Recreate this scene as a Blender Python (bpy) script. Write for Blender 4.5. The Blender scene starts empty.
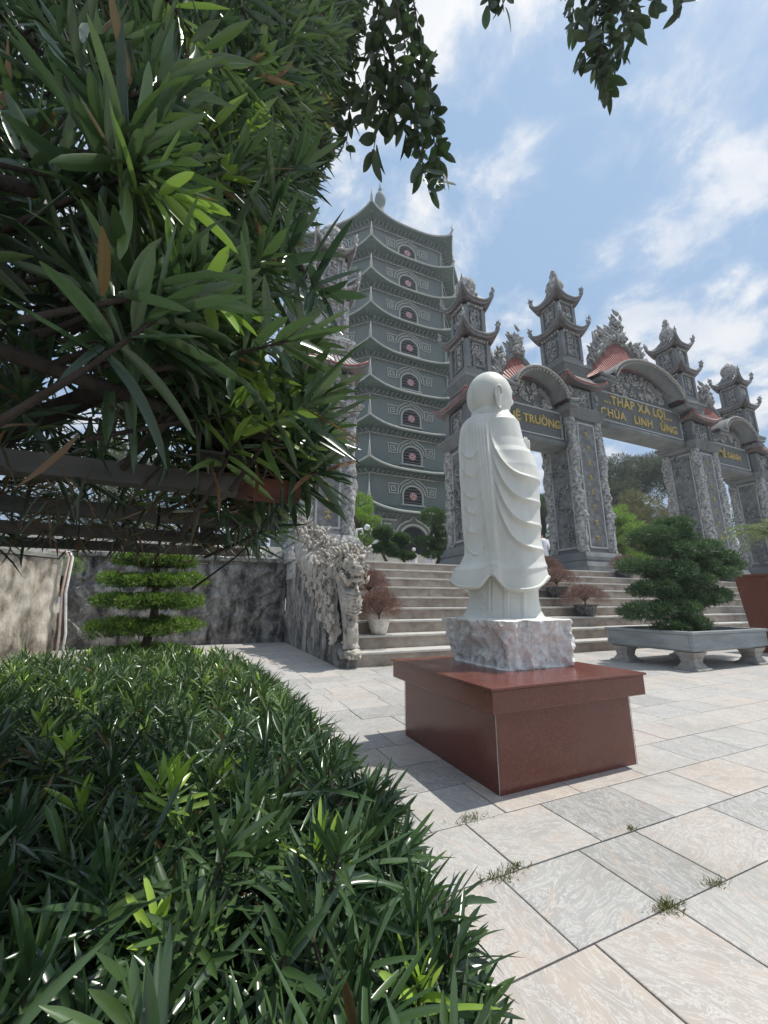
import bpy, math, random
import numpy as np
from mathutils import Vector, Matrix, noise
random.seed(7)
RNG = np.random.default_rng(11)
R = math.radians
scene = bpy.context.scene
col = scene.collection
YAW, PITCH, EYE = 0.417, 0.2235, 1.12

# ------------------------------------------------------------------ materials
def new_mat(name):
    m = bpy.data.materials.new(name); m.use_nodes = True
    nt = m.node_tree
    for n in list(nt.nodes): nt.nodes.remove(n)
    out = nt.nodes.new('ShaderNodeOutputMaterial')
    bs = nt.nodes.new('ShaderNodeBsdfPrincipled')
    nt.links.new(bs.outputs[0], out.inputs[0])
    return m, nt, bs, out
def node(nt, t, **kw):
    n = nt.nodes.new(t)
    for k, v in kw.items():
        if isinstance(k, str) and k in n.inputs: n.inputs[k].default_value = v
        else: setattr(n, k, v)
    return n
def coords(nt, scale=(1, 1, 1), kind='Object'):
    tc = nt.nodes.new('ShaderNodeTexCoord'); mp = nt.nodes.new('ShaderNodeMapping')
    mp.inputs['Scale'].default_value = scale
    nt.links.new(tc.outputs[kind], mp.inputs[0]); return mp.outputs[0]
def nz(nt, vec, scale, detail=6, rough=.6, dist=0):
    n = nt.nodes.new('ShaderNodeTexNoise'); n.inputs['Scale'].default_value = scale
    n.inputs['Detail'].default_value = detail; n.inputs['Roughness'].default_value = rough
    n.inputs['Distortion'].default_value = dist
    nt.links.new(vec, n.inputs['Vector']); return n.outputs['Fac']
def ramp(nt, fac, stops):
    r = nt.nodes.new('ShaderNodeValToRGB'); e = r.color_ramp.elements
    while len(e) < len(stops): e.new(.5)
    for i, (p, c) in enumerate(stops):
        e[i].position = p; e[i].color = (*c, 1) if len(c) == 3 else c
    nt.links.new(fac, r.inputs[0]); return r.outputs[0]
def mix(nt, fac, a, b, mode='MIX'):
    m = nt.nodes.new('ShaderNodeMix'); m.data_type = 'RGBA'; m.blend_type = mode
    for s, v in ((0, fac), (6, a), (7, b)):
        if hasattr(v, 'is_linked') or hasattr(v, 'links'): nt.links.new(v, m.inputs[s])
        elif s == 0: m.inputs[0].default_value = v
        else: m.inputs[s].default_value = (*v, 1)
    return m.outputs[2]
def bump(nt, bs, h, strength=.4, dist=.02):
    b = nt.nodes.new('ShaderNodeBump'); b.inputs['Strength'].default_value = strength
    b.inputs['Distance'].default_value = dist
    nt.links.new(h, b.inputs['Height']); nt.links.new(b.outputs[0], bs.inputs['Normal'])
def stone(name, stops, scale=3, stretch=(1, 1, 1), rough=.8, bs_=.4, bd=.02, bscale=None, spec=.3, streak=None):
    m, nt, bs, out = new_mat(name)
    v = coords(nt, stretch); f = nz(nt, v, scale, 8, .65)
    c = ramp(nt, f, stops)
    if streak:
        v2 = coords(nt, (1, 1, .12)); f2 = nz(nt, v2, streak[0], 5, .6)
        c = mix(nt, ramp(nt, f2, [(streak[2], (0, 0, 0)), (streak[3], (1, 1, 1))]), c, streak[1])
    nt.links.new(c, bs.inputs['Base Color'])
    bs.inputs['Roughness'].default_value = rough; bs.inputs['Specular IOR Level'].default_value = spec
    if bs_:
        f3 = nz(nt, coords(nt, stretch), bscale or scale * 4, 8, .7); bump(nt, bs, f3, bs_, bd)
    return m
def plain(name, c, rough=.6, metal=0, var=.25, scale=12):
    m, nt, bs, out = new_mat(name)
    f = nz(nt, coords(nt), scale)
    nt.links.new(ramp(nt, f, [(.3, tuple(x * (1 - var) for x in c)), (.7, tuple(min(1, x * (1 + var)) for x in c))]), bs.inputs['Base Color'])
    bs.inputs['Roughness'].default_value = rough; bs.inputs['Metallic'].default_value = metal
    return m
def leaf_mat(name, dark, light, young, rough=.38, trans=.3, spec=.5):
    m, nt, bs, out = new_mat(name)
    at = nt.nodes.new('ShaderNodeAttribute'); at.attribute_name = 'tint'
    sx = nt.nodes.new('ShaderNodeSeparateXYZ'); nt.links.new(at.outputs['Vector'], sx.inputs[0])
    c = mix(nt, sx.outputs[0], dark, light); c = mix(nt, sx.outputs[1], c, young)
    c = mix(nt, sx.outputs[2], c, (.16, .085, .04))
    nt.links.new(c, bs.inputs['Base Color']); bs.inputs['Roughness'].default_value = rough
    bs.inputs['Specular IOR Level'].default_value = spec
    tr = nt.nodes.new('ShaderNodeBsdfTranslucent')
    hs = nt.nodes.new('ShaderNodeHueSaturation'); hs.inputs['Value'].default_value = 1.6; hs.inputs['Saturation'].default_value = 1.05
    nt.links.new(c, hs.inputs['Color']); nt.links.new(hs.outputs[0], tr.inputs[0])
    ms = nt.nodes.new('ShaderNodeMixShader'); ms.inputs[0].default_value = trans
    nt.links.new(bs.outputs[0], ms.inputs[1]); nt.links.new(tr.outputs[0], ms.inputs[2]); nt.links.new(ms.outputs[0], out.inputs[0])
    return m

M = {}
M['marble'] = stone('white_marble', [(.3, (.57, .575, .52)), (.55, (.73, .73, .68)), (.75, (.79, .785, .735))], 2.5, (1, 1, .35), .5, .12, .004, 60, .4, streak=(9, (.55, .50, .42), .62, .8))
M['rock'] = stone('rough_stone', [(.28, (.28, .275, .26)), (.38, (.60, .59, .565)), (.50, (.80, .79, .765)), (.75, (.86, .855, .83))], 11, (1, 1, .55), .9, .45, .015, 40)
M['tower'] = stone('grey_green_plaster', [(.3, (.15, .185, .175)), (.7, (.20, .235, .222))], .35, (1, 1, .5), .8, .1, .02, 4, streak=(1.2, (.14, .16, .16), .6, .85))
M['tower_trim'] = stone('pale_trim_plaster', [(.3, (.38, .40, .37)), (.7, (.5, .51, .47))], 2, rough=.8, bs_=.1)
M['carved'] = stone('carved_grey_stone', [(.38, (.085, .09, .095)), (.5, (.17, .175, .18)), (.6, (.38, .38, .37)), (.7, (.5, .49, .47))], 6.5, (1, 1, 1.1), .85, 1, .06, 8)
M['carved_light'] = stone('weathered_pale_carving', [(.34, (.12, .12, .12)), (.48, (.30, .295, .285)), (.60, (.52, .51, .49))], 8, (1, 1, 1), .85, .8, .05, 10)
M['gate'] = stone('gate_grey_stone', [(.3, (.135, .145, .15)), (.7, (.235, .245, .245))], 1.2, (1, 1, .6), .8, .3, .03, 8, streak=(1.5, (.07, .075, .08), .58, .8))
M['gate_light'] = plain('pale_stone_edging', (.42, .43, .42), .8)
M['panel'] = stone('inscribed_panel_stone', [(.35, (.12, .125, .13)), (.55, (.2, .205, .205)), (.7, (.3, .3, .29))], 4, (1, 1, 1), .8, .8, .05, 7)
M['sign'] = plain('dark_sign_stone', (.115, .125, .128), .7)
M['gold'] = plain('gold_paint', (.50, .38, .13), .5, .15, .25)
M['redtile'] = None
M['dragon'] = stone('pale_weathered_stone', [(.3, (.10, .095, .09)), (.42, (.38, .35, .31)), (.6, (.58, .54, .47)), (.8, (.66, .62, .55))], 5, (1, 1, .7), .9, 1, .03, 16)
M['relief'] = stone('blackened_relief_wall', [(.36, (.06, .058, .054)), (.47, (.17, .165, .152)), (.58, (.32, .305, .28)), (.72, (.46, .44, .40))], 3.2, (1, 1, .6), .9, .8, .04, 10, streak=(3.5, (.03, .03, .028), .52, .66))
M['leftwall'] = stone('stained_beige_wall', [(.36, (.13, .11, .085)), (.47, (.36, .32, .255)), (.58, (.56, .51, .43))], 4.0, (1, 1, .35), .9, .9, .04, 12, streak=(4, (.09, .08, .065), .53, .68))
M['coping'] = stone('mossy_coping', [(.35, (.10, .10, .09)), (.6, (.34, .33, .30))], 5, rough=.9, bs_=.5)
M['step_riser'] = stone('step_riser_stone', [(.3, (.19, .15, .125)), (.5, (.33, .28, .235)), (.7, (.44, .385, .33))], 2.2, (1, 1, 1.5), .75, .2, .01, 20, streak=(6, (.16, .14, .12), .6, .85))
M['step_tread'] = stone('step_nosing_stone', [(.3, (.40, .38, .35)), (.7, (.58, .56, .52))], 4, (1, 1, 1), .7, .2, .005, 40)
M['planter'] = stone('grey_planter_concrete', [(.3, (.18, .20, .205)), (.55, (.29, .315, .32)), (.75, (.37, .39, .395))], 3, (.4, .4, 2), .8, .3, .01, 30, streak=(5, (.16, .17, .17), .62, .85))
M['planter_leg'] = stone('planter_leg_concrete', [(.3, (.22, .21, .19)), (.7, (.44, .42, .38))], 6, rough=.9, bs_=.5)
M['soil'] = stone('dark_soil', [(.3, (.03, .022, .015)), (.7, (.09, .065, .045))], 12, rough=1, bs_=1)
M['bark'] = stone('bark', [(.3, (.05, .035, .025)), (.7, (.17, .13, .10))], 14, (1, 1, .4), .9, 1, .02, 25)
M['bark_dark'] = stone('dark_bark', [(.3, (.022, .018, .014)), (.7, (.075, .06, .05))], 14, (1, 1, .4), .9, 1, .02, 25)
M['bark_pale'] = stone('pale_bark', [(.3, (.15, .12, .09)), (.7, (.38, .33, .27))], 14, (1, 1, .4), .9, 1, .02, 25)
M['steel'] = stone('grey_painted_steel', [(.35, (.03, .03, .03)), (.55, (.085, .08, .075)), (.68, (.10, .055, .035))], 6, (.3, 1, 1), .7, .1, .002, 40, .5)
M['rust'] = stone('rusty_steel', [(.35, (.05, .025, .02)), (.6, (.15, .055, .04)), (.75, (.07, .045, .035))], 14, (1, 1, 1), .8, .4, .004, 60)
M['pot'] = plain('white_glazed_pot', (.62, .60, .55), .45)
M['darkpot'] = stone('dark_carved_pot', [(.4, (.05, .052, .055)), (.65, (.22, .22, .22))], 14, rough=.7, bs_=.8)
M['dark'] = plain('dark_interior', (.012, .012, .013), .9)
M['black_grille'] = plain('dark_grille', (.10, .11, .11), .6)
M['white_paint'] = plain('white_paint', (.72, .74, .76), .5)
M['red_paint'] = plain('red_paint', (.36, .05, .05), .5)
M['pink_paint'] = plain('faded_pink_disc', (.62, .50, .50), .6)
M['pipe'] = plain('pink_plastic_pipe', (.55, .40, .33), .5)
M['pipe_w'] = plain('white_plastic_pipe', (.66, .64, .60), .5)
M['skin'] = plain('skin', (.42, .26, .19), .6)
M['cloth_w'] = plain('white_cloth', (.70, .70, .74), .8, 0, .1)
M['cloth_l'] = plain('lilac_cloth', (.38, .36, .60), .8, 0, .1)
M['cloth_b'] = plain('blue_cloth', (.10, .14, .28), .8, 0, .1)
M['hair'] = plain('black_hair', (.015, .013, .012), .6)

def red_granite():
    m, nt, bs, out = new_mat('polished_red_granite')
    v = coords(nt); f = nz(nt, v, 90, 3, .8); g = nz(nt, v, 2.2, 5, .6)
    c = ramp(nt, f, [(.35, (.095, .026, .018)), (.6, (.175, .052, .034)), (.75, (.29, .13, .095))])
    c = mix(nt, ramp(nt, g, [(.45, (0, 0, 0)), (.75, (.55, .55, .55))]), c, (.16, .07, .058))
    v2 = coords(nt, (9, 9, 1.5)); s = nz(nt, v2, 1, 4, .7)
    c = mix(nt, ramp(nt, s, [(.70, (0, 0, 0)), (.78, (.45, .45, .45))]), c, (.34, .24, .20))
    nt.links.new(c, bs.inputs['Base Color'])
    nt.links.new(ramp(nt, g, [(.3, (.12, .12, .12)), (.8, (.38, .38, .38))]), bs.inputs['Roughness'])
    return m
M['granite'] = red_granite()
def tile_roof(name, a, b, scale):
    m, nt, bs, out = new_mat(name)
    v = coords(nt); f = nz(nt, v, 5, 5)
    at = nt.nodes.new('ShaderNodeAttribute'); at.attribute_name = 'UVMap'
    tc = nt.nodes.new('ShaderNodeTexCoord')
    w = nt.nodes.new('ShaderNodeTexWave'); w.bands_direction = 'X'; w.inputs['Scale'].default_value = scale
    nt.links.new(tc.outputs['UV'], w.inputs['Vector'])
    w2 = nt.nodes.new('ShaderNodeTexWave'); w2.bands_direction = 'Y'; w2.wave_profile = 'SAW'; w2.inputs['Scale'].default_value = scale * .6
    nt.links.new(tc.outputs['UV'], w2.inputs['Vector'])
    ad = nt.nodes.new('ShaderNodeMath'); ad.operation = 'ADD'; nt.links.new(w.outputs['Fac'], ad.inputs[0]); nt.links.new(w2.outputs['Fac'], ad.inputs[1])
    nt.links.new(ramp(nt, f, [(.35, a), (.65, b)]), bs.inputs['Base Color'])
    bs.inputs['Roughness'].default_value = .55
    bump(nt, bs, ad.outputs[0], .9, .06)
    return m
M['redtile'] = tile_roof('red_roof_tiles', (.26, .06, .045), (.42, .13, .10), 1.6)
M['greentile'] = tile_roof('grey_green_roof_tiles', (.07, .115, .10), (.13, .185, .16), 1.3)
M['stonetile'] = tile_roof('weathered_grey_roof_tiles', (.13, .12, .12), (.24, .20, .19), 1.6)

def paving():
    m, nt, bs, out = new_mat('marble_paving')
    at = nt.nodes.new('ShaderNodeAttribute'); at.attribute_name = 'tint'
    sx = nt.nodes.new('ShaderNodeSeparateXYZ'); nt.links.new(at.outputs['Vector'], sx.inputs[0])
    tc = nt.nodes.new('ShaderNodeTexCoord')
    sc = nt.nodes.new('ShaderNodeVectorMath'); sc.operation = 'SCALE'; sc.inputs[3].default_value = 37
    nt.links.new(at.outputs['Vector'], sc.inputs[0])
    ad = nt.nodes.new('ShaderNodeVectorMath'); ad.operation = 'ADD'
    nt.links.new(tc.outputs['Object'], ad.inputs[0]); nt.links.new(sc.outputs[0], ad.inputs[1])
    # veined marble: stretched distorted noise, rotated per tile
    rot = nt.nodes.new('ShaderNodeVectorRotate'); rot.rotation_type = 'Z_AXIS'
    ml = nt.nodes.new('ShaderNodeMath'); ml.operation = 'MULTIPLY'; ml.inputs[1].default_value = 5
    nt.links.new(sx.outputs[2], ml.inputs[0]); nt.links.new(ml.outputs[0], rot.inputs['Angle']); nt.links.new(ad.outputs[0], rot.inputs['Vector'])
    mp = nt.nodes.new('ShaderNodeMapping'); mp.inputs['Scale'].default_value = (1, 2.6, 1); nt.links.new(rot.outputs[0], mp.inputs[0])
    base = ramp(nt, sx.outputs[0], [(0, (.26, .26, .25)), (.25, (.37, .365, .35)), (.5, (.44, .42, .39)), (.75, (.44, .395, .355)), (1, (.49, .42, .355))])
    f1 = nz(nt, mp.outputs[0], 2.2, 9, .68, 1.2)
    c = mix(nt, ramp(nt, f1, [(.35, (0, 0, 0)), (.65, (1, 1, 1))]), base, (.30, .30, .30), 'MIX')
    c = mix(nt, .65, base, c)
    f2 = nz(nt, mp.outputs[0], 4.5, 10, .75, 2.2)
    vein = ramp(nt, f2, [(.475, (0, 0, 0)), (.5, (1, 1, 1)), (.525, (0, 0, 0))])
    c = mix(nt, vein, c, (.58, .56, .54)); 
    f4 = nz(nt, mp.outputs[0], 3.1, 9, .7, 1.6)
    c = mix(nt, ramp(nt, f4, [(.54, (0, 0, 0)), (.68, (.6, .6, .6))]), c, (.46, .36, .29))
    f5 = nz(nt, tc.outputs['Object'], 1.1, 6, .7)
    c = mix(nt, ramp(nt, f5, [(.48, (0, 0, 0)), (.72, (.5, .5, .5))]), c, (.25, .235, .20))
    f6 = nz(nt, tc.outputs['Object'], 55, 4, .8)
    c = mix(nt, ramp(nt, f6, [(.62, (0, 0, 0)), (.72, (.35, .35, .35))]), c, (.17, .15, .12))
    nt.links.new(c, bs.inputs['Base Color'])
    nt.links.new(ramp(nt, f1, [(.3, (.5, .5, .5)), (.7, (.75, .75, .75))]), bs.inputs['Roughness'])
    f7 = nz(nt, mp.outputs[0], 14, 8, .75, 1.0)
    bump(nt, bs, f7, .35, .004)
    return m
M['paving'] = paving()
M['joint'] = stone('dirty_joint', [(.3, (.06, .055, .04)), (.7, (.16, .145, .12))], 20, rough=1, bs_=.5)
M['farground'] = stone('far_ground', [(.3, (.22, .21, .19)), (.7, (.34, .33, .30))], .3, rough=1, bs_=0)

M['podo'] = leaf_mat('narrow_green_leaves', (.015, .034, .022), (.045, .082, .044), (.24, .38, .07), .30, .17, .6)
M['hedge'] = leaf_mat('hedge_leaves', (.018, .042, .026), (.056, .112, .046), (.32, .48, .07), .24, .18, .7)
M['broad'] = leaf_mat('broad_dark_leaves', (.022, .040, .018), (.04, .07, .025), (.10, .16, .03), .4, .22)
M['bonsai'] = leaf_mat('bonsai_leaves', (.022, .052, .024), (.08, .155, .06), (.16, .26, .08), .5, .2)
M['topi'] = leaf_mat('topiary_leaves', (.03, .065, .012), (.08, .15, .025), (.22, .36, .05), .5, .3)
M['lime'] = leaf_mat('lime_leaves', (.10, .19, .03), (.20, .34, .05), (.32, .46, .08), .5, .35)
M['reddish'] = leaf_mat('reddish_leaves', (.13, .065, .055), (.21, .115, .095), (.28, .20, .14), .6, .2)
M['grey_tree'] = leaf_mat('grey_green_leaves', (.06, .085, .055), (.10, .13, .08), (.17, .17, .08), .6, .2)
M['olive_tree'] = leaf_mat('olive_leaves', (.10, .11, .04), (.17, .18, .07), (.24, .20, .10), .6, .25)
M['palm'] = leaf_mat('palm_leaves', (.07, .13, .04), (.13, .21, .06), (.30, .24, .12), .45, .3)
M['weed'] = leaf_mat('weeds', (.07, .10, .03), (.13, .17, .05), (.20, .20, .08), .6, .2)

# ------------------------------------------------------------------ mesh helpers
class MB:
    def __init__(s): s.v = []; s.f = []; s.sm = []; s.uv = {}
    def add(s, vs, fs, smooth=False, uvs=None):
        o = len(s.v); s.v += [tuple(p) for p in vs]
        for i, f in enumerate(fs):
            if uvs is not None: s.uv[len(s.f)] = [uvs[j] for j in f]
            s.f.append(tuple(j + o for j in f)); s.sm.append(smooth)
        return s
    def box(s, x0, x1, y0, y1, z0, z1):
        vs = [(x0, y0, z0), (x1, y0, z0), (x1, y1, z0), (x0, y1, z0), (x0, y0, z1), (x1, y0, z1), (x1, y1, z1), (x0, y1, z1)]
        return s.add(vs, [(3, 2, 1, 0), (4, 5, 6, 7), (0, 1, 5, 4), (1, 2, 6, 5), (2, 3, 7, 6), (3, 0, 4, 7)])
    def cbox(s, cx, cy, hx, hy, z0, z1, hx2=None, hy2=None):
        hx2 = hx if hx2 is None else hx2; hy2 = hy if hy2 is None else hy2
        vs = [(cx - hx, cy - hy, z0), (cx + hx, cy - hy, z0), (cx + hx, cy + hy, z0), (cx - hx, cy + hy, z0),
              (cx - hx2, cy - hy2, z1), (cx + hx2, cy - hy2, z1), (cx + hx2, cy + hy2, z1), (cx - hx2, cy + hy2, z1)]
        return s.add(vs, [(3, 2, 1, 0), (4, 5, 6, 7), (0, 1, 5, 4), (1, 2, 6, 5), (2, 3, 7, 6), (3, 0, 4, 7)])
    def tube(s, pts, rad, n=8, caps=True, smooth=True):
        pts = [Vector(p) for p in pts]; k = len(pts)
        if not hasattr(rad, '__len__'): rad = [rad] * k
        up = Vector((0.13, 0.31, 1)).normalized(); vs = []; prev = None
        for i, p in enumerate(pts):
            t = (pts[min(i + 1, k - 1)] - pts[max(i - 1, 0)])
            if t.length < 1e-9: t = Vector((0, 0, 1))
            t.normalize()
            if prev is None:
                a = t.cross(up)
                if a.length < .1: a = t.cross(Vector((1, 0, 0)))
            else: a = prev - t * prev.dot(t)
            a.normalize(); prev = a; b = t.cross(a)
            for j in range(n):
                an = 2 * math.pi * j / n
                vs.append(p + (a * math.cos(an) + b * math.sin(an)) * rad[i])
        fs = [(i * n + j, i * n + (j + 1) % n, (i + 1) * n + (j + 1) % n, (i + 1) * n + j) for i in range(k - 1) for j in range(n)]
        if caps: fs += [tuple(reversed(range(n))), tuple((k - 1) * n + j for j in range(n))]
        return s.add(vs, fs, smooth)
    def lathe(s, cx, cy, prof, n=24, smooth=True, disp=None):
        vs = []
        for (r, z) in prof:
            for j in range(n):
                a = 2 * math.pi * j / n; rr = r + (disp(a, z) if disp else 0)
                vs.append((cx + rr * math.cos(a), cy + rr * math.sin(a), z))
        k = len(prof)
        fs = [(i * n + j, i * n + (j + 1) % n, (i + 1) * n + (j + 1) % n, (i + 1) * n + j) for i in range(k - 1) for j in range(n)]
        fs += [tuple(reversed(range(n))), tuple((k - 1) * n + j for j in range(n))]
        return s.add(vs, fs, smooth)
    def blob(s, c, r, n=8, amp=.2, sq=(1, 1, 1), fr=2.0):
        vs = []; c = Vector(c)
        for i in range(n + 1):
            th = math.pi * i / n
            for j in range(2 * n):
                ph = math.pi * j / n
                d = Vector((math.sin(th) * math.cos(ph), math.sin(th) * math.sin(ph), math.cos(th)))
                k = 1 + amp * noise.noise(d * fr + c * 3.1)
                vs.append(c + Vector((d.x * sq[0], d.y * sq[1], d.z * sq[2])) * r * k)
        m = 2 * n
        fs = [(i * m + j, (i + 1) * m + j, (i + 1) * m + (j + 1) % m, i * m + (j + 1) % m) for i in range(n) for j in range(m)]
        return s.add(vs, fs, True)
    def build(s, name, mat, parent=None):
        me = bpy.data.meshes.new(name); me.from_pydata(s.v, [], s.f)
        me.polygons.foreach_set('use_smooth', s.sm)
        if s.uv:
            ul = me.uv_layers.new(name='UVMap')
            for p in me.polygons:
                if p.index in s.uv:
                    for li, u in zip(p.loop_indices, s.uv[p.index]): ul.data[li].uv = u
        me.materials.append(mat); me.update()
        return link(name, me, parent)
def link(name, me, parent=None):
    o = bpy.data.objects.new(name, me); col.objects.link(o)
    if parent is not None: o.parent = parent
    return o
def tag(o, label=None, cat=None, group=None, kind=None):
    if label: o['label'] = label
    if cat: o['category'] = cat
    if group: o['group'] = group
    if kind: o['kind'] = kind
    return o
def thing(name, loc, label, cat, group=None, rz=0):
    o = bpy.data.objects.new(name, None); o.empty_display_size = .2; col.objects.link(o)
    o.location = loc; o.rotation_euler = (0, 0, rz); return tag(o, label, cat, group)
def copy_tree(o, parent=None):
    c = o.copy(); col.objects.link(c); c.parent = parent
    for ch in [x for x in o.children]: copy_tree(ch, c)
    return c
def bevel(o, w=.01, seg=2):
    b = o.modifiers.new('bevel', 'BEVEL'); b.width = w; b.segments = seg; b.limit_method = 'ANGLE'; return o

def ngon_roof(mb, N, cx, cy, we, wt, z0, z1, lift, thick=.12, flare=.06, ns=16, nr=7, rot=None):
    """tiled roof with upturned corners; returns list of (corner tip) points"""
    tn = math.tan(math.pi / N); tips = []
    for k in range(N):
        a = -math.pi / 2 + k * 2 * math.pi / N
        nx, ny = math.cos(a), math.sin(a); tx, ty = -ny, nx
        top = []; uvs = []
        for i in range(nr + 1):
            s = i / nr
            for j in range(ns + 1):
                t = -1 + 2 * j / ns
                e = abs(t) ** 3.2
                w = we + (wt - we) * s + flare * we * e * (1 - s)
                z = z0 + (z1 - z0) * (s ** 1.35) + lift * e * (1 - s) ** 2.2
                x = cx + nx * w + tx * w * tn * t; y = cy + ny * w + ty * w * tn * t
                top.append((x, y, z)); uvs.append((t * we * tn, s * (we - wt)))
        W = ns + 1
        mb.add(top, [(i * W + j, i * W + j + 1, (i + 1) * W + j + 1, (i + 1) * W + j) for i in range(nr) for j in range(ns)], True, uvs)
        # fascia + soffit
        lo = []
        for j in range(W):
            x, y, z = top[j]
            lo.append((x, y, z))
        for j in range(W):
            x, y, z = top[j]; lo.append((x, y, z - thick))
        for j in range(W):
            t = -1 + 2 * j / ns; w = wt - .02
            lo.append((cx + nx * w + tx * w * tn * t, cy + ny * w + ty * w * tn * t, z0 - thick + lift * .0 + .25 * (z1 - z0)))
        fs = [(W + j, W + j + 1, j + 1, j) for j in range(ns)] + [(2 * W + j, 2 * W + j + 1, W + j + 1, W + j) for j in range(ns)]
        mb.add(lo, fs, False, [(0, 0)] * len(lo))
        tips.append(top[ns])
    return tips

# ------------------------------------------------------------------ leaves
def leaf_mesh(name, base, d, L, W, tint, mat, parent=None, segs=4, droop=.35, fold=.25, twist=.5, broad=False, up=None):
    """base,d (n,3); L,W (n,) ; tint (n,3): one mesh of n narrow curved leaves"""
    n = len(base); rng = RNG
    d = d / np.linalg.norm(d, axis=1, keepdims=True)
    z = np.array([0, 0, 1.0]) if up is None else up
    side = np.cross(d, z + rng.normal(0, twist, (n, 3))); side /= np.linalg.norm(side, axis=1, keepdims=True) + 1e-9
    nrm = np.cross(side, d)
    nrm *= np.sign(nrm[:, 2:3] + 1e-6)
    dr = (droop * rng.uniform(-.2, 1.2, n))[:, None]
    T = np.linspace(0, 1, segs + 1); sbend = (rng.normal(0, .11, n) * L)[:, None]; roll = rng.normal(0, .5, n)[:, None]; nrm0 = nrm
    side = side * np.cos(roll) + nrm * np.sin(roll); nrm = np.cross(side, d)
    nrm *= np.sign(nrm[:, 2:3] + 1e-6)
    V = np.zeros((n, segs + 1, 3, 3))
    for i, t in enumerate(T):
        wv = (math.sin(math.pi * min(1, t * .93 + .05) ** (.9 if not broad else .95)) ** (.42 if not broad else .8)) if t < 1 else (.10 if not broad else 0.0)
        if t == 0: wv = .3
        c = base + L[:, None] * (d * t - nrm0 * dr * t * t * .5) + side * sbend * t * t
        ww = (W * wv * .5)[:, None]
        V[:, i, 0] = c - side * ww + nrm * ww * fold
        V[:, i, 1] = c - nrm * ww * fold
        V[:, i, 2] = c + side * ww + nrm * ww * fold
    per = (segs + 1) * 3
    verts = V.reshape(-1, 3)
    q = []
    for i in range(segs):
        for j in range(2):
            a = i * 3 + j; q.append((a, a + 1, a + 4, a + 3))
    q = np.array(q, dtype=np.int32)
    faces = (q[None] + (np.arange(n, dtype=np.int32) * per)[:, None, None]).reshape(-1, 4)
    me = bpy.data.meshes.new(name)
    me.vertices.add(len(verts)); me.vertices.foreach_set('co', verts.astype(np.float32).ravel())
    me.loops.add(faces.size); me.loops.foreach_set('vertex_index', faces.ravel())
    me.polygons.add(len(faces)); me.polygons.foreach_set('loop_start', np.arange(0, faces.size, 4, dtype=np.int32))
    try: me.polygons.foreach_set('loop_total', np.full(len(faces), 4, dtype=np.int32))
    except Exception: pass
    me.polygons.foreach_set('use_smooth', np.ones(len(faces), dtype=bool))
    at = me.attributes.new('tint', 'FLOAT_VECTOR', 'POINT')
    at.data.foreach_set('vector', np.repeat(tint, per, axis=0).astype(np.float32).ravel())
    me.materials.append(mat); me.update(calc_edges=True); me.validate()
    return link(name, me, parent)

def rosettes(P, A, n_leaf, Lm, Wm, young, spread=(12, 85), stemlen=.05, brown=.015, lvar=.25):
    """P tips, A axes (k,3) -> leaf arrays: whorls with small upright inner leaves and spreading outer ones"""
    k = len(P); A = A / np.linalg.norm(A, axis=1, keepdims=True)
    ref = np.where(np.abs(A[:, 2:3]) < .9, np.array([[0, 0, 1.0]]), np.array([[1.0, 0, 0]]))
    U = np.cross(A, ref); U /= np.linalg.norm(U, axis=1, keepdims=True); Vv = np.cross(A, U)
    m = n_leaf
    i = np.arange(m); fr = i / (m - 1)                # 0 outer (low) .. 1 inner (top)
    ph = i * 2.39996
    ang = np.radians(spread[1] + (spread[0] - spread[1]) * fr)
    ph = ph[None] + RNG.uniform(0, 6.28, k)[:, None]
    ang = ang[None] + RNG.normal(0, .13, (k, m))
    D = (A[:, None] * np.cos(ang)[..., None] + U[:, None] * (np.sin(ang) * np.cos(ph))[..., None] + Vv[:, None] * (np.sin(ang) * np.sin(ph))[..., None])
    B = P[:, None] - A[:, None] * (stemlen * (1 - fr))[None, :, None]
    yk = young[:, None]
    L = Lm * (1.05 - .45 * fr[None] ** 2) * RNG.uniform(1 - lvar, 1 + lvar, (k, m)) * (1 - .25 * yk)
    W = Wm * RNG.uniform(.75, 1.2, (k, m))
    tr = np.clip(RNG.normal(.45, .28, (k, m)) + RNG.normal(0, .15, (k, 1)), 0, 1)
    ty = np.clip(yk * (.25 + .95 * fr[None]) + RNG.uniform(0, .06, (k, m)), 0, 1)
    tb = (RNG.random((k, m)) < brown) * RNG.uniform(.5, 1, (k, m))
    tint = np.stack([tr, ty, tb], -1)
    return B.reshape(-1, 3), D.reshape(-1, 3), L.ravel(), W.ravel(), tint.reshape(-1, 3)

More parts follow.
